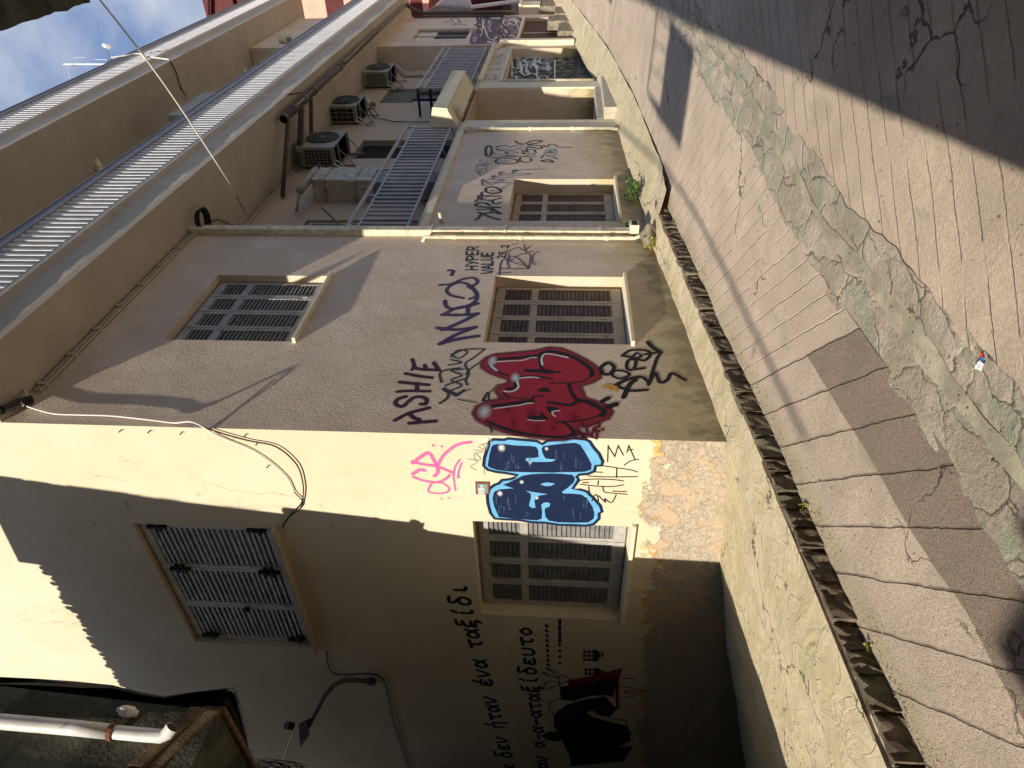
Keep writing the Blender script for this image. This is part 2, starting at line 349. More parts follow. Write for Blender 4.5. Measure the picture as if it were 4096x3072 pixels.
M['moss_wall'] = simple('mossy_dark_wall', (.085, .085, .065), .95, var=.5, scale=2.5, bump=.012, dirt=(.045, .05, .03))
M['rust_edge'] = simple('rusty_brown_plaster', (.17, .12, .07), .95, var=.5, scale=5, bump=.015, dirt=(.10, .09, .05))
M['pink'] = simple('pink_wall_paint', (.80, .42, .32), .9, var=.1, scale=1.5)
M['maroon'] = simple('dark_red_paint', (.10, .018, .02), .7, var=.25)
M['awning'] = simple('white_awning_cloth', (.75, .76, .78), .8, var=.08)
M['grey_metal'] = simple('dull_grey_metal', (.25, .26, .27), .5, var=.2)
M['green_leaf'] = simple('fresh_green_leaf', (.075, .13, .025), .6, var=.5, scale=12, bump=0)
M['yellow_leaf'] = simple('yellow_green_leaf', (.30, .30, .05), .6, var=.4, scale=12, bump=0)
M['soil'] = simple('rough_mortar', (.30, .26, .19), .95, var=.4, scale=8, bump=.02)
M['door_green'] = simple('faded_green_door_paint', (.15, .155, .12), .7, var=.35, scale=3, dirt=(.12, .085, .06))
M['door_brown'] = simple('brown_painted_metal', (.12, .06, .035), .7, var=.3, scale=3)
M['ochre'] = simple('ochre_inner_plaster', (.62, .48, .20), .95, var=.25, scale=2)
M['ochre_bare'] = simple('flaked_ochre_plaster', (.68, .36, .06), .95, var=.3, scale=12)
M['far_wall'] = simple('unseen_dark_plaster', (.17, .14, .105), .95, var=.2, scale=1)  # unseen house walls, kept dark so the lane's shade stays deep
M['ground'] = simple('far_ground', (.30, .27, .21), .95, var=.2, scale=.4)
M['tile'] = simple('clay_roof_tile', (.30, .12, .07), .9, var=.3, scale=5)
M['marble'] = simple('worn_step_marble', (.50, .46, .36), .8, var=.2, scale=5)
# ================================================================== SETTING: ground
def rnd(a, b): return random.uniform(a, b)
def G_left(x):                                        # the side passage in front of the end wall drops away
    pts = [(-40, -4.5), (-11.5, -1.35), (-8, -.5), (-6.5, -.2), (-4.7, 0)]
    for (a, b), (c, d) in zip(pts, pts[1:]):
        if x <= c: return b+(d-b)*(x-a)/(c-a)
    return 0
KX = -4.27
def z_walk(x, y):
    if x < -4.7: return base(y)+G_left(x)
    t = (x+4.7)/(-3.9+4.7)
    return base(y)-.06*(x+4.7)/.43 if y < 9.7 else base(y)-(.06*(x+4.7)/.43)*(1-min(1, (y-9.7)))-.21*t*min(1, (y-9.7))
def bump2(x, y): return .006*math.sin(3.1*x+1.7*y)+.004*math.sin(7.3*x-5.1*y+1)+.003*math.sin(13*y+2*x)
def drain_x(y):
    pts = [(-60, -2.6), (2.5, -2.455), (3.4, -2.392), (4.95, -2.367), (7.2, -2.06), (9.6, -1.92), (11.7, -1.89), (60, -1.5)]
    for (a, b), (c, d) in zip(pts, pts[1:]):
        if y <= c: return b+(d-b)*(y-a)/(c-a)
def z_lane(x, y):
    e = -4.27; d = drain_x(y)
    if x < d: return base(y)-.22-.10*(x-e)/(d-e)
    return base(y)-.32+.035*(x-d)
mb = MB()
mb.grid(frange(-40, -14, 6)+frange(-13.5, -4.27, 40), frange(-20, 0, 10)+frange(.2, 5.34, 60), lambda x, y: (x, y, z_walk(x, y)+bump2(x, y)*1.2))
mb.grid(frange(-4.78, KX, 6), frange(5.34, 9.7, 60), lambda x, y: (x, y, z_walk(x, y)+bump2(x, y)*1.2))
mb.grid(frange(-4.78, -3.88, 10), frange(9.7, 60, 220), lambda x, y: (x, y, z_walk(x, y)+bump2(x, y)*1.2+(0.004 if y > 9.72 else 0)))
tag(mb.build('pavement', M['walk'], smooth=True), kind='structure')
mb = MB()
ys = frange(-30, 1, 12)+frange(1.1, 14, 160)+frange(14.4, 60, 100)
mb.grid(list(range(13)), ys, lambda i, y: (lambda x: (x, y, z_lane(x, y)+bump2(x+3, y)*.8))(-4.32+(drain_x(y)-.29+4.32)*i/12))
tag(mb.build('lane', M['laneL'], smooth=True), kind='structure')
mb = MB()
mb.grid(list(range(17)), ys, lambda i, y: (lambda x: (x, y, z_lane(x, y)+bump2(x, y+2)*.9))(drain_x(y)+.28+(9-drain_x(y)-.28)*(i/16)**2))
tag(mb.build('lane', M['laneR'], smooth=True), kind='structure')
mb = MB()
def dr(i, y):
    u = -.36+.70*i/20; x = drain_x(y)+u+(.018*math.sin(5*y+i*.3)+.010*math.sin(13.7*y+i)+.008*math.sin(29*y+2*i))
    z = base(y)-.32+.035*abs(u)+.006+.004*math.sin(9*y+u*17)*math.sin(4*u*7+y*3)-.014*math.exp(-((u-.02)/.12)**2)
    return (x, y, z)
mb.grid(list(range(21)), frange(-8, 1, 30)+frange(1.03, 14, 400)+frange(14.3, 60, 120), dr)
tag(mb.build('gutter', M['drain'], smooth=True), kind='structure')
mb = MB()
def ch(i, y):
    u = -.078+.156*i/8; w = .8+.28*math.sin(2.1*y)+.18*math.sin(5.3*y+1)+.08*math.sin(17*y)
    x = drain_x(y)+.02+u*w+.02*math.sin(3.3*y)
    return (x, y, base(y)-.32+.0015-.0035*(1-(u/.078)**2)*0)
mb.grid(list(range(9)), frange(-8, 1, 30)+frange(1.03, 14, 260)+frange(14.3, 60, 120), ch)
tag(mb.build('gutter_channel', M['channel'], smooth=True), kind='structure')
# kerb: a row of rough dark stones, each of its own length and set
mb = MB(); y = -6.0
while y < 9.95:
    ln = rnd(.16, .34); y1 = y+ln; j = rnd(-.018, .018); g = .008
    zt = [z_walk(KX, yy)+rnd(.002, .016) for yy in (y, y1)]; zb = [z_lane(KX, yy)-.03 for yy in (y, y1)]
    n = 5; fx = KX+.035+j
    for k in range(n):                                # broken front face in facets
        a = y+g+(ln-2*g)*k/n; b = y+g+(ln-2*g)*(k+1)/n; t0 = k/n; t1 = (k+1)/n
        if k == 0: pr = [fx+rnd(-.02, .012) for _ in range(4)]
        nx_ = [fx+rnd(-.025, .014)-(.02 if k == n-1 else 0) for _ in range(4)]
        lv = [0, .35, .7, 1]
        for q in range(3):
            def zz(t, l): return (zb[0]+(zb[1]-zb[0])*t)*(1-l)+(zt[0]+(zt[1]-zt[0])*t)*l
            mb.quad((pr[q], a, zz(t0, lv[q])), (nx_[q], b, zz(t1, lv[q])), (nx_[q+1], b, zz(t1, lv[q+1])), (pr[q+1], a, zz(t0, lv[q+1])))
        mb.quad((pr[3], a, zz(t0, 1)), (nx_[3], b, zz(t1, 1)), (KX-.045, b, zz(t1, 1)-.004), (KX-.045, a, zz(t0, 1)-.004))
        pr = nx_
    mb.quad((KX-.045, y+g, zb[0]), (fx, y+g, zb[0]), (fx, y+g, zt[0]), (KX-.045, y+g, zt[0]))
    mb.quad((KX-.045, y1-g, zb[1]), (fx-.01, y1-g, zb[1]), (fx-.01, y1-g, zt[1]), (KX-.045, y1-g, zt[1]))
    y = y1
mb.quad((KX-.02, -6, z_lane(KX, -6)-.1), (KX-.02, 9.95, z_lane(KX, 9.95)-.1), (KX-.02, 9.95, z_walk(KX, 9.95)-.03), (KX-.02, -6, z_walk(KX, -6)-.03))
tag(mb.build('kerb', M['kerbstone']), kind='structure')
mb = MB(); mb.grid(frange(-300, 300, 20), [-300, -60, -20, 0, 5, 12, 20, 28, 45, 60, 120, 400], lambda x, y: (x, y, base(y)-.55+(G_left(x)-.2 if x < -4.7 else 0)))
tag(mb.build('ground', M['ground']), kind='structure')

# ================================================================== BUILDING WITH THE TWO PAINTED WALLS
bld = empty('apartment_building', (XW, YW, 0), 'cream plastered corner building with long railed balconies and graffiti on its walls', 'building')
def wall_with_holes(mb, F, u0, u1, z0, z1, holes, zlow=None):
    us = sorted({u0, u1}|{h[k] for h in holes for k in (0, 1)}); zs = sorted({z0, z1}|{h[k] for h in holes for k in (2, 3)})
    for a, b in zip(us, us[1:]):
        for c, d in zip(zs, zs[1:]):
            um, zm = (a+b)/2, (c+d)/2
            if any(h[0] < um < h[1] and h[2] < zm < h[3] for h in holes): continue
            mb.quad(F(a, c), F(b, c), F(b, d), F(a, d))
    for h in holes:
        a, b, c, d, dp = h
        for p, q in (((a, c), (a, d)), ((a, d), (b, d)), ((b, d), (b, c)), ((b, c), (a, c))):
            mb.quad(F(p[0], p[1]), F(q[0], q[1]), F(q[0], q[1], -dp), F(p[0], p[1], -dp))
SOF = 7.62
H2 = [(6.97, 8.63, .84, 2.61, .25), (6.91, 8.57, 4.95, 6.60, .185)]
mb = MB(); wall_with_holes(mb, FX, YW, 10.02, -.6, SOF, H2)
mb.quad(FX(10.02, 3.9), FX(10.02, SOF), FX(10.02, SOF, -.9), FX(10.02, 3.9, -.9))
H3 = [(10.46, 12.25, .80, 2.59, .34), (15.62, 18.22, .9, 4.0, 1.1), (18.95, 22.75, .6, 3.35, .30)]
wall_with_holes(mb, FX, 10.02, 23.3, -.6, 3.93, H3)
H4 = [(24.3, 25.9, 4.95, 6.75, .14), (23.5, 27.6, 2.0, 3.22, .14)]
wall_with_holes(mb, FX, 23.3, 28.2, -.6, 11.7, H4)
mb.quad(FX(23.3, 3.93), FX(23.3, 11.7), FX(23.3, 11.7, -1.5), FX(23.3, 3.93, -1.5))
mb.quad(FX(28.2, -.6), FX(28.2, 15), FX(28.2, 15, -8), FX(28.2, -.6, -8))
mb.build('wall', M['street_wall'], bld)
mb = MB()
# balcony recess: rear wall, floor; openings
LX = -5.40
def FL(u, z, d=0): return (LX+d, u, z)
HL = [(10.25, 12.0, 4.0, 6.5, .12), (15.3, 16.55, 4.0, 6.52, .14), (19.65, 21.1, 4.0, 6.85, .12)]
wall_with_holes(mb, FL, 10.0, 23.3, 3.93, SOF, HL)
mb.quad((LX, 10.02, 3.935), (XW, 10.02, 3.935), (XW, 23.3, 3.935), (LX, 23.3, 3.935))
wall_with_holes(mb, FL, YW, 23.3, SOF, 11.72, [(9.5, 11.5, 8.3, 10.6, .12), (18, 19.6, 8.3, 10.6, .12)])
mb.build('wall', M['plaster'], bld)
mb = MB(); wall_with_holes(mb, FY, -30, XW, -5, 15.5, [(-7.77, -6.0, .845, 2.625, .245), (-8.74, -6.26, 4.99, 6.735, .14)])
mb.build('wall', M['end_wall'], bld)
mb = MB()                                              # closing shell: rear and roof, keeps light out
mb.box((-30, 5.5, 15.2), (-5.5, 28, 15.5)); mb.box((-30, 27.6, -1), (-10, 28, 15)); mb.box((-9.0, 5.6, 0), (-8.6, 28, 15.1))
mb.quad((LX-.02, YW, 11.72), (LX-.02, 28.2, 11.72), (LX-.02, 28.2, 15.3), (LX-.02, YW, 15.3))
mb.build('roof', M['tile'], bld)

# ---- shutters and windows
def louvre_leaf(F, u0, u1, z0, z1, d, panels, fmat, smat, parent, st=.055, n_per_m=19, hinge=True, rail=.075):
    """one shutter leaf: stiles and rails with slanted slats; sub-part of a window"""
    mb = MB(); t = .032
    fbox(mb, F, u0+.004, u0+st, z0, z1, d, d+t); fbox(mb, F, u1-st, u1-.004, z0, z1, d, d+t)
    zz = [z0]+[v for p in panels for v in p]+[z1]
    for a, b in zip(zz[0::2], zz[1::2]): fbox(mb, F, u0+st, u1-st, a, b, d+.001, d+t-.001)
    if hinge:
        for zc in (z0+.3*(z1-z0)*.4, z1-.12): fbox(mb, F, u0-.01, u0+.02, zc, zc+.07, d+t, d+t+.01)
    o = mb.build('shutter', fmat, parent)
    mb = MB()
    for a, b in panels:
        n = max(3, int((b-a)*n_per_m)); p = (b-a)/n
        for i in range(n):
            zc = a+p*(i+.5)+rnd(-.10, .10)*p
            pts = [F(u0+st, zc-p*.50, d+t-.004), F(u1-st, zc-p*.50, d+t-.004), F(u1-st, zc+p*.50, d+.002), F(u0+st, zc+p*.50, d+.002)]
            q = [Vector(F(0, .006, 0))-Vector(F(0, 0, 0))]*4
            mb.hexa(pts+[tuple(Vector(a_)+q_) for a_, q_ in zip(pts, q)])
    return o, mb
def window(F, u0, u1, z0, z1, depth, nl, panels_f, fmat, smat, sill=None, frame=.06, label=None, flip=False, back=True, name='window', bounds=None, slats=19):
    mb = MB()
    d = -depth
    fbox(mb, F, u0, u0+frame, z0, z1, d, d+.05); fbox(mb, F, u1-frame, u1, z0, z1, d, d+.05)
    fbox(mb, F, u0+frame, u1-frame, z1-frame, z1, d, d+.049); fbox(mb, F, u0+frame, u1-frame, z0, z0+.02, d, d+.049)
    if back: mb.quad(F(u0, z0, d-.02), F(u1, z0, d-.02), F(u1, z1, d-.02), F(u0, z1, d-.02))
    w = mb.build(name, fmat, bld)
    if label: w['label'] = label
    a, b = u0+frame*.6, u1-frame*.6
    bs = bounds or frange(a, b, nl); sl = MB()
    for i in range(len(bs)-1):
        o, m2 = louvre_leaf(F, bs[i], bs[i+1], z0+.03, z1-frame*.7, d+.052, panels_f(z0, z1), fmat, smat, w, n_per_m=slats)
        m2.build('louvres', smat, w)
    if sill:
        sd, ov, th, sm = sill
        mb = MB(); pts = [F(u0-ov, z0-th, -depth), F(u1+ov, z0-th, -depth), F(u1+ov, z0-th, sd), F(u0-ov, z0-th, sd),
                          F(u0-ov, z0+.012, -depth), F(u1+ov, z0+.012, -depth), F(u1+ov, z0-.004, sd), F(u0-ov, z0-.004, sd)]
        mb.hexa(pts); mb.build('sill', sm, w, bevel=.004)
    return w
two = lambda z0, z1: [(z0+.17, z0+.17+(z1-z0)*.56), (z0+.17+(z1-z0)*.56+.09, z1-.15)]
window(FX, 6.97, 8.63, .84, 2.61, .25, 4, two, M['tan_paint'], M['brown_slat'], (.07, .03, .045, M['cream_trim']), label='beige shuttered window right of the red graffiti')
window(FX, 6.91, 8.57, 4.95, 6.60, .185, 4, two, M['grey_paint'], M['dark_grey_paint'], (.075, .03, .045, M['cream_trim']), label='grey shuttered upper window of the street wall')
window(FX, 10.46, 12.25, .80, 2.59, .34, 4, two, M['tan_paint'], M['brown_slat'], (.07, .03, .045, M['cream_trim']), label='beige shuttered window past the cream drainpipes')
window(FY, -7.77, -6.0, .845, 2.625, .24, 4, two, M['grey_paint'], M['grey_slat'], (.05, .05, .05, M['cream_trim']), label='grey shuttered window beside the blue graffiti', bounds=[-7.73, -7.28, -6.88, -6.46, -6.03])
one = lambda z0, z1: [(z0+.12, z1-.12)]
ww = window(FY, -8.74, -6.26, 4.99, 6.735, .135, 3, one, M['light_grey'], M['mid_grey'], (.09, .06, .04, M['plaster']), label='large grey upper window with wide slats and black latches', bounds=[-8.68, -7.90, -7.12, -6.31], slats=15)
mb = MB()
L_ = []
for u in (-6.33, -8.60):
    for z in (5.18, 6.42): mb = MB(); fbox(mb, FY, u-.07, u+.07, z, z+.045, -.05, -.005); fbox(mb, FY, u-.018, u+.018, z-.06, z+.17, -.05, .0); mb.build('latch', M['black'], ww)
for z in (5.22, 6.38): mb = MB(); fbox(mb, FY, -7.21, -7.05, z, z+.03, -.05, -.01); fbox(mb, FY, -7.21, -7.05, z+.08, z+.11, -.05, -.01); fbox(mb, FY, -7.145, -7.115, z-.08, z+.19, -.049, -.003); mb.build('latch', M['black'], ww)
mb = MB(); fbox(mb, FY, -7.98, -7.92, 5.75, 5.81, -.05, -.005); mb.build('latch', M['black'], ww)
# rear openings of the lower balcony
d = window(FL, 10.25, 12.0, 4.0, 6.5, .12, 2, one, M['tan_paint'], M['grey_paint'], name='door', label='louvred balcony door behind the near railing')
mb = MB(); fbox(mb, FL, 15.3, 16.55, 4.0, 6.52, -.16, -.14); dd = mb.build('door', M['void'], bld); dd['label'] = 'balcony doorway under the fan unit, its dark inside a black panel'  # near-black panel stands in for the shade inside the room
mb = MB(); fbox(mb, FL, 19.65, 21.1, 6.0, 6.85, -.10, -.07)
for k in range(10): fbox(mb, FL, 19.68, 21.07, 6.02+k*.08, 6.085+k*.08, -.07, -.06)
w = mb.build('window', M['door_green'], bld); mb = MB(); fbox(mb, FL, 19.65, 21.1, 4.0, 6.0, -.11, -.10); mb.build('pane', M['glass'], w)
mb = MB()
for u in (19.65, 20.34, 21.04): fbox(mb, FL, u, u+.06, 4.0, 6.0, -.10, -.05)
mb.build('frame', M['grey_metal'], w); w['label'] = 'balcony door with its roller blind half down'
for a, b in ((9.5, 11.5), (18, 19.6)):
    mb = MB(); fbox(mb, FL, a, b, 8.3, 10.6, -.12, -.10); mb.build('door', M['glass'], bld)
# far block: window and shuttered shop front
mb = MB(); fbox(mb, FX, 24.3, 25.9, 4.95, 6.75, -.14, -.12); w = mb.build('window', M['glass'], bld); w['label'] = 'narrow far window with a half lowered blind'
mb = MB()
for u in (24.3, 25.05, 25.84): fbox(mb, FX, u, u+.06, 4.95, 6.75, -.12, -.07)
fbox(mb, FX, 24.36, 25.84, 4.95, 5.0, -.12, -.07); mb.build('frame', M['grey_metal'], w)
mb = MB()
for k in range(7): fbox(mb, FX, 24.36, 25.84, 6.1+k*.09, 6.18+k*.09, -.118, -.10+.01*(k % 2))
mb.build('blind', M['cream_trim'], w)
mb = MB()
for a, b in ((23.5, 25.5), (25.56, 27.6)):
    fbox(mb, FX, a, b, 2.0, 3.22, -.14, -.12)
    for k in range(12): fbox(mb, FX, a+.02, b-.02, 2.05+k*.095, 2.10+k*.095, -.12, -.105)
w = mb.build('window', M['door_brown'], bld); w['label'] = 'brown shuttered opening of the far block'
mb = MB(); fbox(mb, FX, 25.49, 25.57, 2.0, 3.2, -.14, -.09); mb.build('frame', M['cream_trim'], w)
mb = MB(); fbox(mb, FX, 23.4, 27.7, 3.22, 3.30, -.02, .07); mb.build('ledge', M['cream_trim'], bld)
# entrance alcove
mb = MB(); a, b = 15.62, 18.22
mb.quad(FX(a, .9, -1.09), FX(b, .9, -1.09), FX(b, 4.0, -1.09), FX(a, 4.0, -1.09))
mb.build('alcove', M['ochre'], bld)
mb = MB(); fbox(mb, FX, 16.2, 17.5, .95, 3.3, -1.085, -1.04); dd = mb.build('door', M['door_brown'], bld); dd['label'] = 'shadowed entrance door deep in the alcove'
mb = MB(); z0 = base(16.9)
fbox(mb, FX, a+.0, b-.0, z0-.5, z0+.10, -1.0, .30); fbox(mb, FX, a+.02, b-.02, z0+.10, z0+.24, -1.0, .05); mb.build('step', M['marble'], bld, bevel=.012)
mb = MB()
for u0, u1 in ((15.12, 15.60), (18.24, 18.78)): mb = MB(); fbox(mb, FX, u0, u1, base(u0)-.2, 3.90, -.02, .045); mb.build('pilaster', M['cream_trim'], bld, bevel=.006)
# concrete canopy over the entrance: sloping speckled top, upstand, lit end
mb = MB()
prof = [(0, 4.02), (.33, 4.20), (.40, 4.22), (.42, 4.52), (.24, 4.56), (.02, 4.56)]
mb.prism([FX(15.22, z, d) for d, z in prof], (0, 3.2, 0)); cn = mb.build('canopy', M['cream_trim'], bld, bevel=.01); cn['label'] = 'cream concrete canopy over the entrance alcove'
mb = MB(); cx, cy, cz = XW+.16, 15.8, 4.06
mb.tube([(cx, cy, cz+.02), (cx, cy, cz-.05), (cx, cy, cz-.09), (cx, cy, cz-.11)], [.15, .15, .11, .03], 16); mb.build('lamp', M['cream_trim'], cn, smooth=True)
# garage door with frame, lintel panel
mb = MB(); fbox(mb, FX, 18.95, 22.75, .6, 3.35, -.30, -.28)
for k in range(1, 4): fbox(mb, FX, 18.95+k*.95-.03, 18.95+k*.95+.03, .7, 3.3, -.28, -.262)
for z in (1.35, 2.55): fbox(mb, FX, 18.99, 22.71, z, z+.05, -.28, -.266)
gd = mb.build('garage_door', M['door_green'], bld); gd['label'] = 'faded green garage door covered in white and black graffiti'
mb = MB(); fbox(mb, FX, 18.9, 22.8, 3.35, 3.42, -.02, .05); fbox(mb, FX, 18.8, 22.9, 3.86, 3.96, -.02, .12); mb.build('lintel', M['cream_trim'], bld)

# ---- floor slabs and railings
def slab(z, name, y0, y1, front, zt):
    mb = MB(); prof = [(-.75, z), (front, z), (front, z+.10), (front-.035, z+.12), (front-.05, zt-.14), (front+.02, zt-.06), (front+.02, zt), (-.75, zt)]
    n = 80; ys = frange(y0, y1, n); st = len(mb.v)
    for j, yy in enumerate(ys):
        for k, (dx, zz) in enumerate(prof):
            w_ = (.008*math.sin(2.3*yy+k)+.006*math.sin(6.1*yy+2*k)) if k in (3, 4) else 0
            mb.v.append((XW+dx+w_, yy, zz))
    m = len(prof)
    for j in range(n):
        for k in range(m):
            a = st+j*m+k; b = st+j*m+(k+1) % m; mb.f.append((a, b, b+m, a+m))
    mb.f.append(tuple(st+k for k in reversed(range(m)))); mb.f.append(tuple(st+n*m+k for k in range(m)))
    return mb.build(name, M['soffit'], bld)
slab(7.62, 'balcony_slab', YW+.004, 29.0, .724, 8.26)['label'] = 'lower long balcony slab seen from below'
slab(11.72, 'balcony_slab', YW+.004, 29.0, .724, 12.33)['label'] = 'upper long balcony slab with a flaking edge'
def railing(z0, z1, y0, y1, x, band=True, pitch=.14, zb=None, label=None, bw=.040, bl=.046):
    mb = MB(); r = mb; RM = M['rail'] if band else M['rail_shade']
    r.box((x-.022, y0, z0), (x+.022, y1, z0+.035))
    top = z1-.17 if band else z1-.05
    if band:
        r.box((x-.05, y0, z1-.02), (x+.05, y1, z1)); r.box((x-.035, y0, z1-.155), (x+.035, y1, z1-.022)); r.box((x-.045, y0, z1-.175), (x+.045, y1, z1-.157))
    else:
        r.tube([(x, y0, z1-.035), (x, y1, z1-.035)], .036, 8); r.box((x-.018, y0, z1-.235), (x+.018, y1, z1-.20)); top = z1-.235
    o = r.build('railing', M['rail_band'] if band else RM, bld)
    if label: o['label'] = label
    mb = MB(); yy = y0+.05
    while yy < y1:
        mb.box((x-bw/2, yy-bl/2, z0+.033), (x+bw/2, yy+bl/2, top)); yy += pitch
    mb.build('bars', RM, o)
    if not band:
        for k in range(5):
            mb = MB(); yc = y0+.1+(y1-y0-.2)*k/4; mb.box((x-.02, yc-.02, z1-.21), (x+.02, yc+.02, z1-.06))
            mb.tube([(x, yc, z0+.02), (x-.28, yc, z0-.05), (x-.42, yc, z0-.2)], .014, 6)
            mb.build('bracket', RM, o)
    return o
RX = XW+.70
railing(8.30, 9.25, YW+.05, 28.9, RX, label='long metal railing of the lower balcony')
railing(12.36, 13.27, YW+.05, 28.9, RX, label='long metal railing of the topmost balcony')
railing(4.14, 5.17, 10.1, 15.35, XW, band=False, pitch=.175, label='first floor railing nearer the corner', bw=.03, bl=.05)
railing(4.14, 5.50, 18.35, 22.95, XW, band=False, pitch=.175, label='first floor railing over the garage door', bw=.03, bl=.05)
mb = MB(); mb.box((LX+.02, 18.33, 5.10), (XW, 18.37, 5.17)); mb.box((LX+.02, 18.33, 5.42), (XW, 18.37, 5.48)); mb.box((-5.0, 18.33, 4.0), (-4.94, 18.38, 5.4)); mb.build('railing', M['iron'], bld)
# ledge under the near first-floor railing
mb = MB(); mb.box((XW-.02, 10.05, 3.83), (XW+.05, 15.12, 3.93)); mb.build('ledge', M['cream_trim'], bld)

# ---- drainpipes and conduits
mb = MB(); mb.box((XW-.0, 9.86, .62), (XW+.11, 10.01, SOF)); dp = mb.build('drainpipe', M['pipe_cream'], bld, bevel=.01); dp['label'] = 'square cream drainpipe at the end of the street wall'
for z in (1.1, 2.55, 3.7, 5.0, 6.3): mb = MB(); mb.box((XW-.0, 9.845, z), (XW+.122, 10.022, z+.035)); mb.build('clamp', M['pipe_cream'], dp)
mb = MB(); x = XW+.07; mb.tube([(XW-.02, 9.70, 3.83), (x, 9.70, 3.78), (x, 9.70, 3.70), (x, 9.70, .62), (x+.05, 9.70, .50), (x+.12, 9.66, .42)], .028, 10)
dp = mb.build('drainpipe', M['pipe_cream'], bld, smooth=True); dp['label'] = 'thin round cream pipe beside the square drainpipe'
for z in (1.0, 2.3, 3.3): mb = MB(); mb.tube([(x, 9.70, z), (x, 9.70, z+.05)], .036, 10); mb.build('clamp', M['pipe_cream'], dp)
mb = MB(); x = XW+.05; yb = 15.02
mb.tube([(XW+.03, 15.0, 3.95), (x+.02, 14.85, 3.75), (x, yb-.05, 3.55), (x, yb-.05, .75), (x+.03, yb-.2, .60)], .035, 10); dp = mb.build('drainpipe', M['pipe_cream'], bld, smooth=True); dp['label'] = 'round pipe left of the entrance alcove'
for z in (1.5, 2.4, 3.2): mb = MB(); mb.tube([(x, yb-.05, z), (x, yb-.05, z+.06)], .045, 10); mb.build('clamp', M['pipe_cream'], dp)
mb = MB(); mb.tube([(XW+.05, 18.86, 1.0), (XW+.05, 18.86, 3.3)], .04, 10); mb.build('drainpipe', M['pipe_cream'], bld, smooth=True)
mb = MB(); mb.box((XW, 23.12, 1.5), (XW+.16, 23.38, 3.75)); mb.tube([(XW+.02, 22.6, 3.9), (XW+.10, 23.0, 3.7), (XW+.10, 23.2, 3.5)], .07, 8); mb.build('drainpipe', M['pipe_cream'], bld)
mb = MB(); mb.tube([(LX+.05, 22.5, 4.6), (LX+.05, 22.4, 6.6), (LX+.2, 23.0, 7.0), (LX+.3, 23.2, 7.6)], .05, 8); mb.build('drainpipe', M['soffit'], bld, smooth=True)
# dark waste pipe slung under the slab, with its three branches
mb = MB(); zp = 7.44; xp = -4.22
mb.tube([(xp, 14.25, zp), (xp, 18.5, zp), (xp, 18.6, zp)], .072, 12); mb.tube([(xp, 18.6, zp), (xp, 27.7, zp+.05)], .055, 12)
for yy in (14.25, 14.9, 15.6, 16.3, 18.5): mb.tube([(xp, yy, zp), (xp, yy+.12, zp)], .088, 12)
pp = mb.build('waste_pipe', M['pipe_dark'], bld, smooth=True)
for yy, rr, ex in ((14.4, .045, (LX+.05, 13.0, 7.30)), (15.3, .062, (LX+.15, 14.5, 7.42)), (16.0, .045, (LX+.15, 15.4, 7.42))):
    mb = MB(); mb.tube([(xp, yy, zp-.02), (xp-.1, yy-.02, zp-.03), ex], rr, 10); mb.build('branch', M['pipe_dark'], pp, smooth=True)
mb = MB(); mb.tube([(xp, 27.6, zp), (xp-.2, 27.9, zp-.15), (xp-.35, 28.05, zp-.5), (XW+.12, 28.05, 4.2), (XW+.12, 28.05, 3.6)], .07, 10); mb.tube([(XW+.05, 27.85, 7.3), (XW+.05, 27.85, 4.0)], .035, 8); mb.build('branch', M['pipe_dark'], pp, smooth=True)
mb = MB()
for k in range(2):
    dz = -.05*k
    mb.tube([(XW+.022, 5.8, 7.56+dz), (XW+.022, 10.1, 7.56+dz)], .017, 6)
for yy in frange(5.9, 9.9, 7): mb.box((XW, yy, 7.49), (XW+.05, yy+.05, 7.60))
mb.tube([(LX+.02, 11.2, 7.56), (LX+.02, 15.0, 7.56)], .02, 6)
mb.build('conduit', M['soffit'], bld)
# flues hanging under the topmost slab
def flue(a, b, rod):
    a, b = Vector(a), Vector(b); dr_ = (a-b).normalized()
    mb = MB(); mb.tube([b, a], .085, 14, cap=False); mb.tube([a-dr_*.55, a-dr_*.50], .098, 14); mb.tube([a-dr_*.12, a-dr_*.07], .10, 14)
    o = mb.build('flue_pipe', M['pipe_cream'], bld, smooth=True)
    mb = MB(); mb.tube([a-dr_*.004, a-dr_*.02], .078, 14); mb.build('mouth', M['black'], o)  # black disc stands for the dark inside of the flue
    mb = MB(); mb.tube([a+(b-a)*rod, (a+(b-a)*rod)+Vector((0, 0, 11.72-(a+(b-a)*rod).z))], .008, 6); mb.build('rod', M['iron'], o)
p0 = hit(312, 550, 0, -4.62); p1 = hit(425, 712, 0, -5.35); flue(p0, p1, .55)
p0 = hit(915, 205, 0, -4.75); p1 = hit(1000, 315, 0, -5.38); flue(p0, p1, .5)
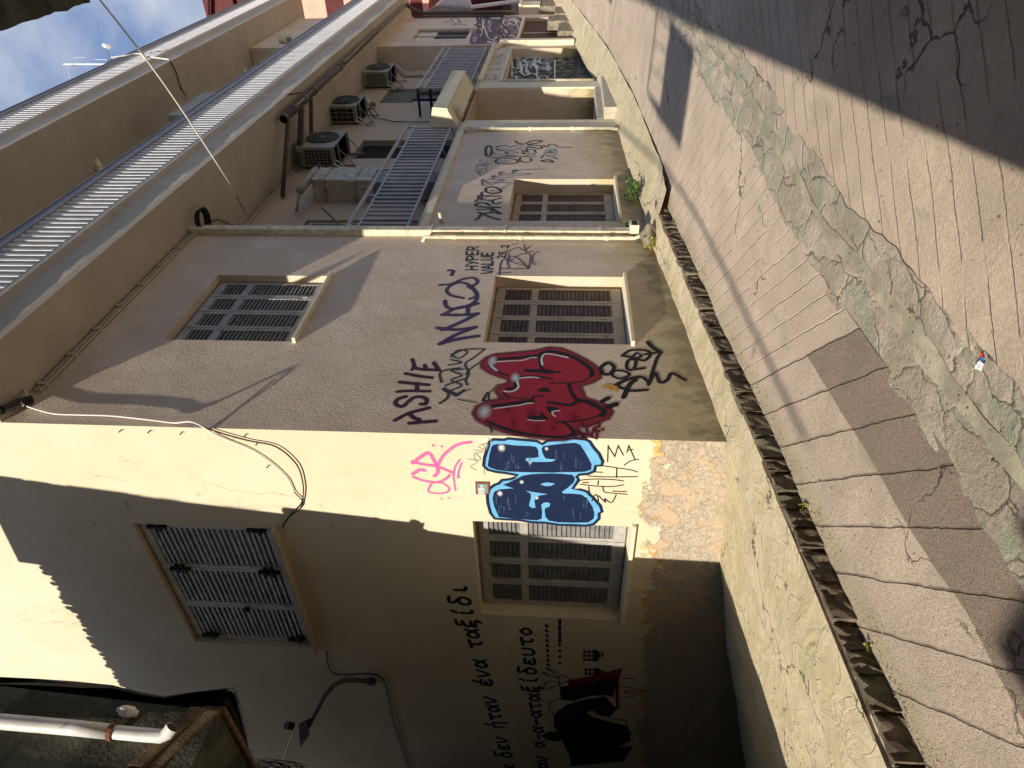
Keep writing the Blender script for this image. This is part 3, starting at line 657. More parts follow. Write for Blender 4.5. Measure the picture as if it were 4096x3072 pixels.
# ================================================================== GRAFFITI (paint lying on the plaster)
LIFT = [0.0006]
def crop(ox, oy, s):
    return lambda x, y: (ox+x/s, oy+y/s)
CA = crop(1800, 1700, 1.8433); CB = crop(1500, 1000, 1.84375); CC = crop(1850, 1300, 3.318); CD = crop(1750, 2300, 2.149)
CE = crop(1850, 500, 3.686); CFc = crop(1550, 0, 2.765); CG = crop(2000, 900, 1.659); CH = crop(1000, 900, 1.659); CI = crop(2000, 1900, 1.4155); CJ = crop(1600, 0, 3.16)
def onwall(wall, X, Y):
    if wall == 'E': p = hit(X, Y, 1, YW); return (p.x, p.z)
    p = hit(X, Y, 0, XW if wall == 'S' else XW-.28); return (p.y, p.z)
def w3(wall, u, z, d):
    return (u, YW-d, z) if wall == 'E' else ((XW if wall == 'S' else XW-.262)+d, u, z)
def smooth_pts(p, n=4):
    if len(p) < 3: 
        return [p[0], ((p[0][0]+p[1][0])/2, (p[0][1]+p[1][1])/2), p[1]]
    out = []
    q = [p[0]]+list(p)+[p[-1]]
    for i in range(1, len(q)-2):
        a, b, c, d = q[i-1:i+3]
        for k in range(n):
            t = k/n
            out.append(tuple(.5*((2*b[j])+(-a[j]+c[j])*t+(2*a[j]-5*b[j]+4*c[j]-d[j])*t*t+(-a[j]+3*b[j]-3*c[j]+d[j])*t**3) for j in (0, 1)))
    out.append(p[-1]); return out
class Paint:
    """one layer of spray strokes and fills on one wall; becomes one mesh"""
    def __init__(s, wall, C=lambda x, y: (x, y)): s.wall = wall; s.C = C; s.mb = MB(); s.mb.uv = []; s.d = LIFT[0]
    def stroke(s, pts, w, smooth=True, taper=True):
        """pts in crop px, w = width in metres"""
        P = [onwall(s.wall, *s.C(*p)) for p in pts]
        s.world(P, w, smooth, taper)
    def world(s, P, w, smooth=True, taper=True):
        if smooth: P = smooth_pts(P, 5)
        else: P = smooth_pts(P[:2], 1) if len(P) == 2 else P
        # rounded ends
        w *= getattr(s, 'k', 1); n = len(P); mb = s.mb; st = len(mb.v); s.d += .00002
        def dirn(i):
            a = P[max(i-1, 0)]; b = P[min(i+1, n-1)]; x, y = b[0]-a[0], b[1]-a[1]; l = math.hypot(x, y) or 1; return x/l, y/l
        t0 = dirn(0); t1 = dirn(n-1); h = w/2
        Q = [(P[0][0]-t0[0]*h, P[0][1]-t0[1]*h, .05, 0), (P[0][0]-t0[0]*h*.6, P[0][1]-t0[1]*h*.6, .75, 1)]
        Q += [(p[0], p[1], 1, 1) for p in P]
        Q += [(P[-1][0]+t1[0]*h*.6, P[-1][1]+t1[1]*h*.6, .75, 1), (P[-1][0]+t1[0]*h, P[-1][1]+t1[1]*h, .05, 0)]
        for i, (x, y, k, e) in enumerate(Q):
            tx, ty = dirn(min(max(i-2, 0), n-1)); nx, ny = -ty*h*k, tx*h*k; dd = s.d+.0000006*i
            for f, ee in ((-1, 0), (-.45, 1), (.45, 1), (1, 0)):
                mb.v.append(w3(s.wall, x+nx*f, y+ny*f, dd)); mb.uv.append(ee*e)
        for i in range(len(Q)-1):
            for k in range(3):
                a = st+i*4+k; mb.f.append((a, a+1, a+5, a+4))
        s.d += .0000006*len(Q)
        pass
    def fill(s, pts, smooth=False):
        P = [onwall(s.wall, *s.C(*p)) for p in pts]
        if smooth: P = smooth_pts(P+[P[0]], 4)[:-1]
        s.d += .00003; mb = s.mb; st = len(mb.v)
        for p in P: mb.v.append(w3(s.wall, p[0], p[1], s.d)); mb.uv.append(1)
        for t in tessellate_polygon([[Vector((p[0], p[1], 0)) for p in P]]): mb.f.append(tuple(st+i for i in t))
    def blob(s, x, y, rx, rz, soft=True):
        u, z = onwall(s.wall, *s.C(x, y)); s.d += .00003; mb = s.mb; st = len(mb.v); mb.v.append(w3(s.wall, u, z, s.d)); mb.uv.append(1); n = 20
        for k in range(n): a = 2*math.pi*k/n; mb.v.append(w3(s.wall, u+rx*.55*math.cos(a), z+rz*.55*math.sin(a), s.d)); mb.uv.append(.5)
        for k in range(n): a = 2*math.pi*k/n; mb.v.append(w3(s.wall, u+rx*math.cos(a), z+rz*math.sin(a), s.d)); mb.uv.append(0)
        for k in range(n):
            j = (k+1) % n; mb.f.append((st, st+1+k, st+1+j)); mb.f.append((st+1+k, st+1+n+k, st+1+n+j, st+1+j))
    def text(s, txt, p0, p1, hgt, w, slant=0, jitter=.03, hy=None):
        """p0 -> p1: baseline in crop px; hgt: letter height in metres"""
        a = onwall(s.wall, *s.C(*p0)); b = onwall(s.wall, *s.C(*p1)); n = len(txt); dx = ((b[0]-a[0])/n, (b[1]-a[1])/n)
        for i, chn in enumerate(txt):
            if chn not in GLY: continue
            ox, oy = a[0]+dx[0]*i, a[1]+dx[1]*i; sx = .80
            jj = rnd(-jitter, jitter)*hgt
            for st_ in GLY[chn]:
                s.world([(ox+dx[0]*sx*gx+slant*gy*hgt, oy+dx[1]*sx*gx+gy*hgt+jj) for gx, gy in st_], w)
    def build(s, mat, label=None, parent=None, name='graffiti'):
        o = s.mb.build(name, M[mat], parent or bld)
        if label: o['label'] = label
        LIFT[0] = s.d+.00003; return o
GLY = {
 'A': [[(0, 0), (.5, 1), (1, 0)], [(.2, .38), (.85, .38)]], 'B': [[(0, 0), (0, 1)], [(0, 1), (.8, .9), (.75, .6), (.1, .5), (.95, .4), (.85, .05), (0, 0)]],
 'C': [[(.95, .85), (.4, 1), (.05, .5), (.4, 0), (.95, .15)]], 'D': [[(0, 0), (0, 1)], [(0, 1), (.8, .85), (.9, .3), (0, 0)]],
 'E': [[(.9, 1), (.05, 1)], [(.05, 1), (.05, 0)], [(.05, 0), (.95, 0)], [(.05, .5), (.75, .5)]], 'F': [[(.05, 0), (.05, 1)], [(.05, 1), (.95, 1)], [(.05, .5), (.7, .5)]],
 'G': [[(.95, .85), (.4, 1), (.05, .5), (.4, 0), (.95, .2), (.95, .5), (.55, .5)]], 'H': [[(.05, 0), (.05, 1)], [(.9, 0), (.9, 1)], [(.05, .5), (.9, .5)]],
 'I': [[(.5, 0), (.5, 1)]], 'K': [[(.1, 0), (.1, 1)], [(.95, 1), (.15, .45), (.95, 0)]], 'L': [[(.1, 1), (.1, 0)], [(.1, 0), (.95, .02)]],
 'M': [[(0, 0), (.1, 1)], [(.1, 1), (.5, .35), (.9, 1)], [(.9, 1), (1, 0)]], 'N': [[(.05, 0), (.05, 1)], [(.05, 1), (.9, 0)], [(.9, 0), (.9, 1)]],
 'O': [[(.5, 1), (.05, .6), (.25, 0), (.8, .1), (.95, .7), (.5, 1)]], 'P': [[(.05, 0), (.05, 1)], [(.05, 1), (.9, .85), (.8, .5), (.05, .45)]],
 'R': [[(.05, 0), (.05, 1)], [(.05, 1), (.9, .85), (.7, .5), (.1, .48)], [(.3, .48), (.95, 0)]], 'S': [[(.95, .85), (.4, 1), (.15, .7), (.8, .4), (.75, .05), (.05, .1)]],
 'T': [[(.5, 0), (.5, 1)], [(0, 1), (1, 1)]], 'U': [[(.05, 1), (.1, .15), (.5, 0), (.85, .2), (.9, 1)]], 'V': [[(.02, 1), (.5, 0), (.98, 1)]],
 'X': [[(0, 0), (1, 1)], [(0, 1), (1, 0)]], 'Y': [[(0, 1), (.5, .5)], [(1, 1), (.35, 0)]], '2': [[(.1, .8), (.5, 1), (.85, .7), (.1, 0)], [(.1, 0), (.95, .02)]],
 '5': [[(.9, 1), (.2, .95)], [(.2, .95), (.15, .55)], [(.15, .55), (.8, .5), (.8, .1), (.1, .05)]], '.': [[(.3, .0), (.5, .06)]], '8': [[(.5, .5), (.1, .75), (.5, 1), (.9, .75), (.5, .5), (.05, .25), (.5, 0), (.95, .25), (.5, .5)]],
 '-': [[(.1, .35), (.9, .38)]],
 'α': [[(.95, .65), (.7, .2), (.3, .0), (.05, .3), (.3, .62), (.7, .4), (1, .0)]], 'ά': [[(.95, .65), (.7, .2), (.3, .0), (.05, .3), (.3, .62), (.7, .4), (1, .0)], [(.5, .85), (.7, 1.1)]],
 'δ': [[(.9, 1.05), (.35, 1.1), (.3, .85), (.85, .4), (.6, .0), (.15, .1), (.15, .5), (.6, .62)]], 'ε': [[(.85, .6), (.3, .65), (.2, .4), (.6, .35)], [(.5, .35), (.1, .2), (.4, .0), (.9, .08)]],
 'έ': [[(.85, .6), (.3, .65), (.2, .4), (.6, .35)], [(.5, .35), (.1, .2), (.4, .0), (.9, .08)], [(.5, .85), (.7, 1.1)]],
 'ν': [[(.05, .65), (.4, .0), (.9, .65)]], 'ή': [[(.1, .6), (.15, .0)], [(.15, .45), (.5, .65), (.8, .5), (.8, -.25)], [(.4, .85), (.6, 1.1)]], 'η': [[(.1, .6), (.15, .0)], [(.15, .45), (.5, .65), (.8, .5), (.8, -.25)]],
 'τ': [[(.05, .6), (.95, .65)], [(.5, .6), (.5, .1), (.75, .0)]], 'ξ': [[(.8, 1.05), (.3, 1.0), (.3, .75), (.7, .7)], [(.6, .7), (.1, .5), (.3, .25), (.7, .25)], [(.3, .25), (.1, .05), (.8, -.05), (.6, -.3)]],
 'ι': [[(.4, .62), (.4, .1), (.7, .0)]], 'ί': [[(.4, .62), (.4, .1), (.7, .0)], [(.4, .85), (.6, 1.1)]], 'υ': [[(.1, .6), (.15, .1), (.5, .0), (.85, .2), (.85, .65)]],
 'ο': [[(.5, .62), (.1, .35), (.4, .0), (.85, .3), (.5, .62)]], 'μ': [[(.1, .65), (.05, -.3)], [(.08, .2), (.4, .0), (.75, .15), (.8, .65)], [(.8, .3), (.98, .02)]],
}
PC = {'p_navy': (.010, .022, .06), 'p_sky': (.16, .46, .78), 'p_body': (.009, .020, .066), 'p_white': (.80, .84, .84), 'p_red': (.44, .02, .045), 'p_dred': (.21, .012, .025),
      'p_black': (.012, .012, .016), 'p_maroon': (.075, .012, .045), 'p_purple': (.07, .045, .13), 'p_teal': (.045, .07, .09), 'p_pink': (.82, .16, .42), 'p_grey': (.30, .28, .22), 'p_green': (.035, .05, .035), 'p_pale': (.42, .46, .44), 'p_lilac': (.20, .15, .19)}
for k, c in PC.items():
    M[k] = mat_spray(k[2:]+'_spray_paint', c, soft=.22 if k in ('p_sky', 'p_navy', 'p_body') else (1.0 if k in ('p_maroon', 'p_purple', 'p_pink', 'p_teal', 'p_green', 'p_pale', 'p_lilac') else .65), grain=.12 if k in ('p_sky', 'p_navy', 'p_body') else .7, thin=.40 if k in ('p_maroon', 'p_purple', 'p_teal', 'p_green', 'p_lilac', 'p_pink', 'p_grey') else 0)
M['p_halo'] = mat_spray('red_overspray', (.24, .03, .05), soft=1.1, grain=.5); M['p_glow'] = mat_spray('white_fade_paint', (.75, .78, .80), soft=1.0, grain=.55)
M['p_streak'] = mat_spray('worn_white_streaks', (.10, .14, .26), soft=1.3, grain=.8, thin=.58); M['p_thin'] = mat_spray('thin_marker_ink', (.02, .02, .02), soft=.6, grain=.8)

LIFT[0] = .0006
# -- blue lettering on the end wall
SAC = [(320,105),(400,108),(430,98),(500,105),(560,110),(640,118),(680,140),(720,115),(800,108),(900,95),(1000,105),(1030,120),(1060,165),(1100,210),(1128,270),(1118,298),(1075,300),(1065,340),(1020,360),(955,365),(935,380),(950,405),(905,470),(960,475),(1010,490),(1060,540),(1110,595),(1122,640),(1100,650),(1100,690),(1060,730),(1000,742),(900,738),(800,735),(700,720),(600,716),(500,700),(400,695),(330,690),(300,650),(280,580),(275,520),(290,470),(330,440),(360,430),(385,405),(440,400),(470,390),(500,370),(400,352),(340,345),(280,330),(248,300),(255,240),(280,160),(290,125)]
g = Paint('E', CA); g.fill(SAC); g.build('p_sky', 'large blue bubble lettering with navy fill, beside the lower shuttered window')
g = Paint('E', CA); g.stroke(SAC+[SAC[0]], .040, smooth=False); g.build('p_navy')
g = Paint('E', CA)
g.fill([(320,145),(380,137),(480,150),(600,155),(636,160),(650,185),(655,235),(620,243),(565,243),(556,254),(562,266),(600,272),(680,272),(750,270),(772,262),(775,252),(740,252),(705,246),(690,225),(678,195),(675,172),(690,155),(760,145),(840,135),(920,130),(960,145),(990,190),(1020,240),(1045,290),(1040,330),(990,345),(900,348),(810,347),(760,352),(700,350),(560,348),(440,343),(350,333),(290,313),(277,298),(290,220),(305,160)])
g.fill([(390,440),(430,425),(480,400),(540,372),(600,362),(700,356),(800,358),(900,365),(922,390),(915,420),(870,462),(825,492),(835,505),(900,505),(970,512),(1010,540),(1050,600),(1065,650),(1060,690),(1020,718),(900,720),(800,718),(730,705),(705,680),(698,640),(700,615),(735,600),(738,578),(715,570),(690,573),(673,590),(680,640),(677,690),(640,703),(560,698),(450,688),(360,678),(325,600),(313,540),(325,492),(360,475),(440,467),(470,468),(430,455)])
g.build('p_body')
g = Paint('E', CA); g.fill([(665,437),(690,427),(722,423),(775,433),(740,450),(700,450)]); g.fill([(560,485),(600,492),(720,510),(665,518),(635,530),(622,560),(630,610),(608,612),(583,598),(588,570),(598,530),(595,505)])
g.build('p_sky')
g = Paint('E', CA)
for x, y, a, b in ((380, 168, .07, .05), (712, 175, .034, .025), (590, 275, .05, .022), (528, 420, .04, .03), (368, 505, .055, .04), (640, 537, .035, .028)): g.blob(x, y, a, b)
g.build('p_glow')
g = Paint('E', CA)
for k in range(34):
    x = random.choice([rnd(330, 600), rnd(760, 1020), rnd(360, 640), rnd(780, 1000)]); y = rnd(175, 300) if k % 2 else rnd(520, 660)
    g.stroke([(x, y), (x+rnd(-4, 4), y+rnd(25, 70))], rnd(.008, .028))
g.build('p_streak')
# -- black block lettering below, running off the peeled edge
g = Paint('E', CA)
for s_ in ([(1130,300),(1230,315),(1330,330),(1380,345)], [(1065,345),(1125,348)], [(1230,318),(1228,385)], [(1018,375),(1150,382),(1380,380)], [(950,408),(1050,398),(1200,402),(1280,412)],
           [(960,435),(1080,450),(1200,452),(1280,440)], [(1095,410),(1090,440)], [(1022,455),(1028,495),(1025,520)], [(1128,455),(1135,490),(1180,500),(1305,510)], [(1200,487),(1300,490)], [(1045,560),(1075,510),(1095,560),(1060,550)],
           [(1095,520),(1148,570),(1140,540),(1190,572),(1225,515)], [(980,423),(1020,422)], [(1285,295),(1330,265),(1390,252)]):
    g.stroke(s_, .017)
g.build('p_black', 'thin black block letters running into the peeled plaster')
g = Paint('E', CA)
for s_ in ([(1162,270),(1166,150)], [(1166,155),(1215,232)], [(1215,232),(1240,150)], [(1240,150),(1278,222)], [(1305,200),(1318,150)], [(1318,150),(1362,250)], [(1310,185),(1345,180)]): g.stroke(s_, .016)
g.stroke([(1960,80),(1990,62),(2015,58)], .01); g.build('p_thin')
# -- pink tag, grey tag
g = Paint('E', CB)
g.k = 1.15
for s_, w in (([(280,1570),(330,1530),(395,1495),(440,1560),(465,1630),(440,1665)], .05), ([(275,1560),(360,1580),(460,1595),(570,1640)], .045), ([(460,1600),(500,1520),(580,1450),(640,1425),(705,1416)], .042),
              ([(580,1665),(590,1600),(625,1545)], .026), ([(610,1680),(620,1620),(640,1570)], .026), ([(280,1650),(330,1620),(365,1625)], .05)): g.stroke(s_, w)
g.blob(430, 1440, .028, .028); g.blob(493, 1448, .024, .024); g.build('p_pink', 'pink tag with dots high on the end wall')
C2 = crop(1000, 1900, 1.4155); g = Paint('E', C2)
for s_, w in (([(925,10),(980,30),(1060,40),(1110,20),(1130,0)], .045), ([(1020,60),(1010,90),(1050,103),(1110,98),(1128,75),(1090,45),(1040,42),(1020,60)], .034), ([(1150,0),(1158,50),(1163,85)], .03), ([(1180,0),(1186,14)], .02)): g.stroke(s_, w)
g.blob(1085, 134, .02, .02); g.blob(1124, 130, .02, .02); g.build('p_pink')
g = Paint('E', CB)
for s_ in ([(745,1620),(705,1595),(760,1560),(690,1540)], [(745,1500),(780,1540),(740,1545),(735,1500),(800,1490)], [(730,1475),(800,1480)], [(800,1440),(810,1470),(760,1450)], [(830,1425),(770,1440),(830,1425),(820,1470)], [(805,1610),(808,1650)], [(835,1390),(860,1400),(850,1420)]): g.stroke(s_, .012)
g.build('p_grey', 'faint olive tag between the pink tag and the blue lettering')

LIFT[0] = .0006
# -- red throw-up on the street wall
RED = [(430,415),(600,395),(800,380),(1000,355),(1150,318),(1300,328),(1450,390),(1600,465),(1720,545),(1805,620),(1790,690),(1700,742),(1560,780),(1510,795),(1560,900),(1595,980),(1750,1035),(1900,1085),(1948,1150),(1900,1220),(1750,1280),(1600,1312),(1490,1335),(1492,1420),(1450,1480),(1350,1502),(1100,1492),(900,1466),(700,1425),(500,1365),(350,1305),(230,1240),(185,1170),(220,1100),(320,1048),(500,1008),(680,995),(620,970),(520,930),(480,870),(520,820),(620,795),(650,760),(635,705),(500,660),(380,615),(290,555),(290,490),(350,445)]
g = Paint('S', CC); g.stroke(RED+[RED[0]], .16, smooth=False); g.build('p_halo')
g = Paint('S', CC); g.fill(RED); g.build('p_red', 'large red bubble lettering with black outline beside the corner')
g = Paint('S', CC)
for k in range(9): x, y = rnd(450, 1600), rnd(450, 1400); g.blob(x, y, rnd(.06, .16), rnd(.05, .12))
M['p_shade'] = mat_spray('uneven_red_paint', (.24, .012, .03), soft=1.6, grain=.5, thin=.5); g.build('p_shade')
g = Paint('S', CC)
g.k = .8
for s_, w in (([(450,455),(600,445),(800,430),(900,415),(1010,405)], .075), ([(1040,395),(1065,368),(1150,352),(1250,360),(1400,400),(1550,470),(1680,560),(1722,620),(1712,670)], .085), ([(1712,670),(1650,722),(1550,757),(1400,772),(1170,770)], .032),
              ([(1030,390),(1028,500),(1060,580),(1150,610),(1290,630)], .055), ([(860,605),(1000,612),(1180,622)], .10), ([(345,530),(380,575),(440,610),(520,645),(610,675)], .038), ([(740,690),(900,678),(1050,690),(1200,720)], .040),
              ([(590,850),(690,835),(700,740)], .07), ([(540,890),(600,950),(700,965),(880,985)], .032), ([(930,1000),(925,965),(970,945),(1060,945)], .042), ([(390,1078),(600,1050),(800,1022),(930,1012)], .075),
              ([(330,1280),(500,1350),(700,1415),(900,1455),(1100,1480),(1300,1490),(1420,1470),(1470,1420),(1410,1340),(1335,1292)], .052), ([(1285,1287),(1500,1277),(1700,1242),(1825,1190),(1865,1140)], .036),
              ([(1540,1000),(1650,1020),(1780,1080),(1880,1150),(1845,1200)], .095), ([(1410,780),(1440,880),(1490,960),(1530,1000),(1470,1050),(1380,1062),(1250,1042),(1140,1027)], .065)): g.stroke(s_, w)
g.fill([(980,872),(1040,845),(1080,828),(1130,840),(1180,882),(1130,895),(1020,886)]); g.fill([(1095,1080),(1200,1090),(1305,1112),(1215,1140),(1190,1170),(1200,1205),(1130,1150)])
g.fill([(1020,1150),(1070,1180),(1140,1250),(1100,1265),(900,1250),(858,1222),(900,1207),(1040,1212)])
g.build('p_black')
g = Paint('S', CC)
for s_, w in (([(430,490),(600,480),(800,468),(900,435),(980,432)], .022), ([(1060,530),(1050,450),(1090,388),(1200,392),(1395,432)], .030), ([(365,500),(385,550),(450,602)], .04), ([(720,740),(742,820),(690,870),(620,887),(555,880)], .030),
              ([(700,705),(700,735),(740,710),(900,694),(1010,702)], .026), ([(420,1110),(600,1087),(780,1062),(850,1042),(935,1037)], .022), ([(1290,1135),(1200,1150),(1195,1180),(1230,1215)], .022), ([(865,1258),(980,1272),(1090,1268)], .016)): g.stroke(s_, w)
g.build('p_white')
g = Paint('S', CC); g.blob(400, 480, .14, .07); g.blob(290, 1150, .16, .10); g.blob(700, 700, .12, .07); g.build('p_glow')
g = Paint('S', CC)
for s_ in ([(1590,1300),(1600,1345),(1680,1350),(1760,1300)], [(1760,1300),(1810,1300),(1815,1350),(1780,1355)], [(1480,1480),(1560,1420),(1640,1500)], [(1560,1420),(1600,1500)], [(1640,1370),(1700,1480),(1750,1360),(1790,1480)], [(1620,1440),(1780,1510)], [(1440,1500),(1600,1510)], [(1850,1380),(1870,1395)], [(1800,1400),(1820,1415)]): g.stroke(s_, .035)
g.build('p_dred', 'small dark red scrawl under the red lettering')
LIFT[0] = .0006
# -- tags on the street wall
g = Paint('S', CB)
g.k = 1.35
for s_, w in (([(150,1255),(250,1205),(395,1165)], .055), ([(255,1278),(350,1270),(445,1262)], .055), ([(250,1205),(290,1240),(325,1252)], .055), ([(225,1082),(170,1100),(150,1135),(200,1155),(250,1115),(290,1088),(345,1085),(380,1105),(372,1135),(340,1137)], .055),
              ([(165,1045),(250,1040),(400,1042)], .05), ([(185,975),(280,985),(392,995)], .055), ([(305,985),(312,1042)], .05), ([(228,912),(320,930),(418,942)], .055), ([(275,808),(290,860),(275,882)], .05), ([(285,865),(340,880),(450,885)], .055), ([(365,850),(382,885)], .05), ([(435,832),(452,860),(470,886)], .055)): g.stroke(s_, w)
g.build('p_maroon', 'dark maroon letters ASHIE above the red lettering')
g = Paint('S', CB)
g.k = 1.6
for s_, w in (([(760,635),(600,660),(480,692)], .055), ([(480,692),(600,625),(740,570)], .055), ([(740,570),(600,588),(460,576)], .055), ([(500,590),(640,530),(755,470)], .055), ([(755,470),(640,480),(500,478)], .055), ([(500,478),(600,430),(680,420),(680,478)], .05),
              ([(515,375),(525,415),(570,435),(640,425),(720,395),(752,350),(735,300),(690,270)], .05), ([(680,420),(755,395)], .055), ([(650,355),(560,335),(528,300),(560,262),(630,240),(700,262),(745,310),(748,340),(700,360)], .045), ([(480,258),(560,252),(640,218),(720,206),(757,230),(735,258),(695,266)], .045), ([(545,150),(575,155),(565,185)], .05)): g.stroke(s_, w)
g.build('p_purple', 'faded purple letters in front of the lower street window')
g = Paint('S', CB)
g.k = 1.25
for s_, w in (([(480,1130),(530,1095),(540,1060),(500,1020),(600,1062),(655,1035)], .04), ([(490,975),(485,900),(620,872)], .035), ([(520,1000),(660,950)], .03), ([(655,1035),(600,1078),(560,1040),(640,1000),(560,960),(640,925),(560,890),(650,880)], .03), ([(810,732),(720,800),(665,840),(690,910),(668,960),(680,995)], .032), ([(560,790),(610,740),(680,752),(620,800),(560,770)], .03),
              ([(540,850),(640,830),(560,810)], .028), ([(765,835),(700,880),(670,920)], .028), ([(800,730),(700,732),(650,738),(580,768)], .03)): g.stroke(s_, w)
g.build('p_teal', 'blue grey tag between the maroon letters and the window')
g = Paint('S', CB)
for s_, w in (([(905,990),(850,1050),(800,1110)], .016), ([(790,1110),(830,1050),(835,1108),(790,1110)], .022), ([(608,1103),(680,1115),(748,1125)], .016), ([(845,1290),(852,1315),(862,1345)], .02), ([(640,1050),(705,1028)], .014)): g.stroke(s_, w)
g.build('p_thin', 'thin black arrow scratched beside the red lettering')
g = Paint('S', CH); g.text('HYPER', (1512, 300), (1512, 138), .17, .034); g.text('VALUE', (1608, 325), (1608, 178), .16, .034); g.text('25.2', (1690, 222), (1716, 130), .11, .03)
g.build('p_black', 'black words HYPER VALUE beside the drainpipes')
g = Paint('S', CG)
for s_, w in (([(-5,335),(10,240),(60,232)], .03), ([(-20,320),(70,318)], .03), ([(5,290),(100,292),(190,290)], .028), ([(60,285),(50,225),(110,215),(190,290)], .03), ([(190,290),(200,200),(140,195),(60,245)], .026), ([(60,190),(70,240),(200,280)], .026), ([(50,180),(120,150),(160,170),(200,140)], .026), ([(160,130),(175,180),(220,175)], .026), ([(258,178),(220,200),(215,250),(235,265)], .026), ([(80,130),(125,125)], .02), ([(112,100),(122,106)], .02)): g.stroke(s_, w)
g.build('p_purple', 'purple tag right beside the thin cream pipe')
g = Paint('S', CG)
for s_, w in (([(705,918),(668,950),(690,990),(740,985),(755,940),(720,915),(700,925)], .06), ([(820,1145),(860,1060),(900,1030)], .07), ([(770,1065),(860,1100),(975,1095)], .055), ([(770,1062),(850,1025),(940,1010),(990,1050)], .06), ([(750,1005),(740,970),(820,970),(860,995),(800,1020),(750,1005)], .045), ([(890,960),(900,900),(850,900),(850,960),(960,950)], .05), ([(810,870),(860,835),(940,830),(1000,850),(960,900),(880,880),(815,870)], .05),
              ([(880,880),(905,850),(940,870),(905,885)], .04), ([(985,780),(1010,810),(1065,845)], .08), ([(960,860),(1065,845)], .05), ([(985,1060),(1030,980),(1060,1045),(1110,1030),(1140,985),(1230,1030)], .055), ([(1000,1010),(1040,890),(1060,860)], .05), ([(680,1170),(720,1150)], .07), ([(715,1210),(770,1190)], .085)): g.stroke(s_, w)
g.build('p_black', 'thick black tag below the lower street window')
g = Paint('S', CG); g.fill([(675,1068),(700,1060),(750,1063),(780,1072),(790,1105),(760,1100),(720,1088),(685,1082)]); g.build('ochre_bare', 'small ochre patch where the plaster has flaked', name='flaked_patch')
LIFT[0] = .0006
# -- past the drainpipes
g = Paint('S', CE)
g.k = 1.35
for s_, w in (([(200,1395),(240,1370),(280,1320),(420,1290),(560,1310)], .06), ([(240,1290),(340,1330),(450,1370),(545,1395)], .06), ([(215,1250),(420,1245),(565,1305)], .05), ([(565,1305),(420,1215),(545,1215)], .05), ([(430,1250),(430,1290)], .05), ([(550,1218),(400,1220),(200,1190),(240,1150),(340,1150),(400,1190)], .055), ([(190,1130),(240,1080),(230,1045),(290,1050),(280,1100),(420,1110)], .05), ([(570,1080),(450,1110),(470,1160),(570,1140)], .05),
              ([(290,990),(300,1040),(560,1050)], .05), ([(345,930),(440,912),(550,950),(560,990),(460,1010),(350,985),(345,930)], .055), ([(420,970),(450,968)], .05)): g.stroke(s_, w)
g.build('p_green', 'black letters XARTO above the far shuttered window')
g = Paint('S', CE)
g.k = 1.3
for s_, w in (([(300,890),(290,820),(300,805),(380,860)], .05), ([(300,890),(400,885),(550,850),(690,855)], .035), ([(380,860),(620,810),(380,800)], .045), ([(455,780),(450,750),(490,755)], .06), ([(500,770),(750,770)], .03), ([(560,740),(550,700),(605,700)], .06), ([(580,735),(880,745)], .028), ([(640,720),(950,715),(1000,720),(920,740)], .028), ([(750,700),(760,665),(800,670)], .06), ([(800,690),(880,660),(1230,650)], .03)): g.stroke(s_, w)
g.build('p_lilac'); 
g = Paint('S', CE)
g.k = 1.35
for s_, w in (([(340,400),(350,330),(390,305),(430,340),(415,440),(360,460),(340,400)], .06), ([(540,570),(490,550),(520,500),(650,490),(790,510),(810,550),(700,575),(590,572)], .05), ([(540,548),(700,548)], .03), ([(410,480),(640,470),(820,465)], .04), ([(450,410),(520,440),(780,455)], .035), ([(660,305),(540,310),(500,345),(560,380),(650,370)], .05), ([(650,400),(840,403)], .03), ([(660,375),(640,410),(680,425)], .05), ([(670,335),(800,300),(880,295)], .03), ([(700,375),(870,350)], .03),
              ([(780,240),(820,270),(920,280),(1000,240),(1100,228),(1170,240),(1100,265),(960,290),(1080,300),(1170,320),(1140,350),(1000,330),(940,350),(950,365)], .05), ([(850,400),(920,430),(880,370),(970,410),(950,370),(1060,370),(1070,400)], .04), ([(830,465),(1090,465)], .03), ([(860,480),(840,500),(870,540),(960,548),(1020,520),(990,490)], .04), ([(920,470),(1000,430),(1100,410)], .035),
              ([(1190,300),(1250,325),(1280,290),(1340,285),(1420,325),(1610,330)], .035), ([(1160,525),(1280,515),(1330,550),(1170,535)], .045), ([(1160,485),(1220,440),(1400,500)], .035), ([(1200,420),(1390,400)], .03), ([(1300,380),(1280,400),(1310,410)], .05), ([(1220,380),(1370,360)], .03)): g.stroke(s_, w)
g.build('p_green', 'black and silver tags ORES CRESD right of the far shuttered window')
g = Paint('S', CE)
for s_, w in (([(450,350),(560,340),(700,400),(850,330),(1050,310)], .10), ([(470,430),(600,440),(750,430),(900,400),(1050,440)], .09), ([(1230,400),(1300,360),(1370,400),(1300,470)], .12), ([(520,530),(760,530)], .06)): g.stroke(s_, w)
g.build('p_pale')
g = Paint('S', CE)
for s_ in ([(195,650),(230,710),(300,720),(360,680),(340,640)], [(265,745),(250,690),(290,680),(230,670),(300,660)], [(215,635),(215,605),(320,600),(350,620),(340,640),(215,640)], [(225,570),(225,590),(300,590),(350,545),(380,580),(350,600),(310,580),(250,550)], [(300,520),(252,522),(262,510)], [(252,522),(265,535)]): g.stroke(s_, .018)
g.build('p_thin', 'thin black squiggle left of the black and silver tags')
g = Paint('S', CFc); g.text('SDWC', (1195, 890), (1235, 740), .34, .035); g.text('OXIXO', (1240, 720), (1275, 590), .34, .035); g.build('p_black', 'black letters on the lintel over the garage door')
LIFT[0] = .0006
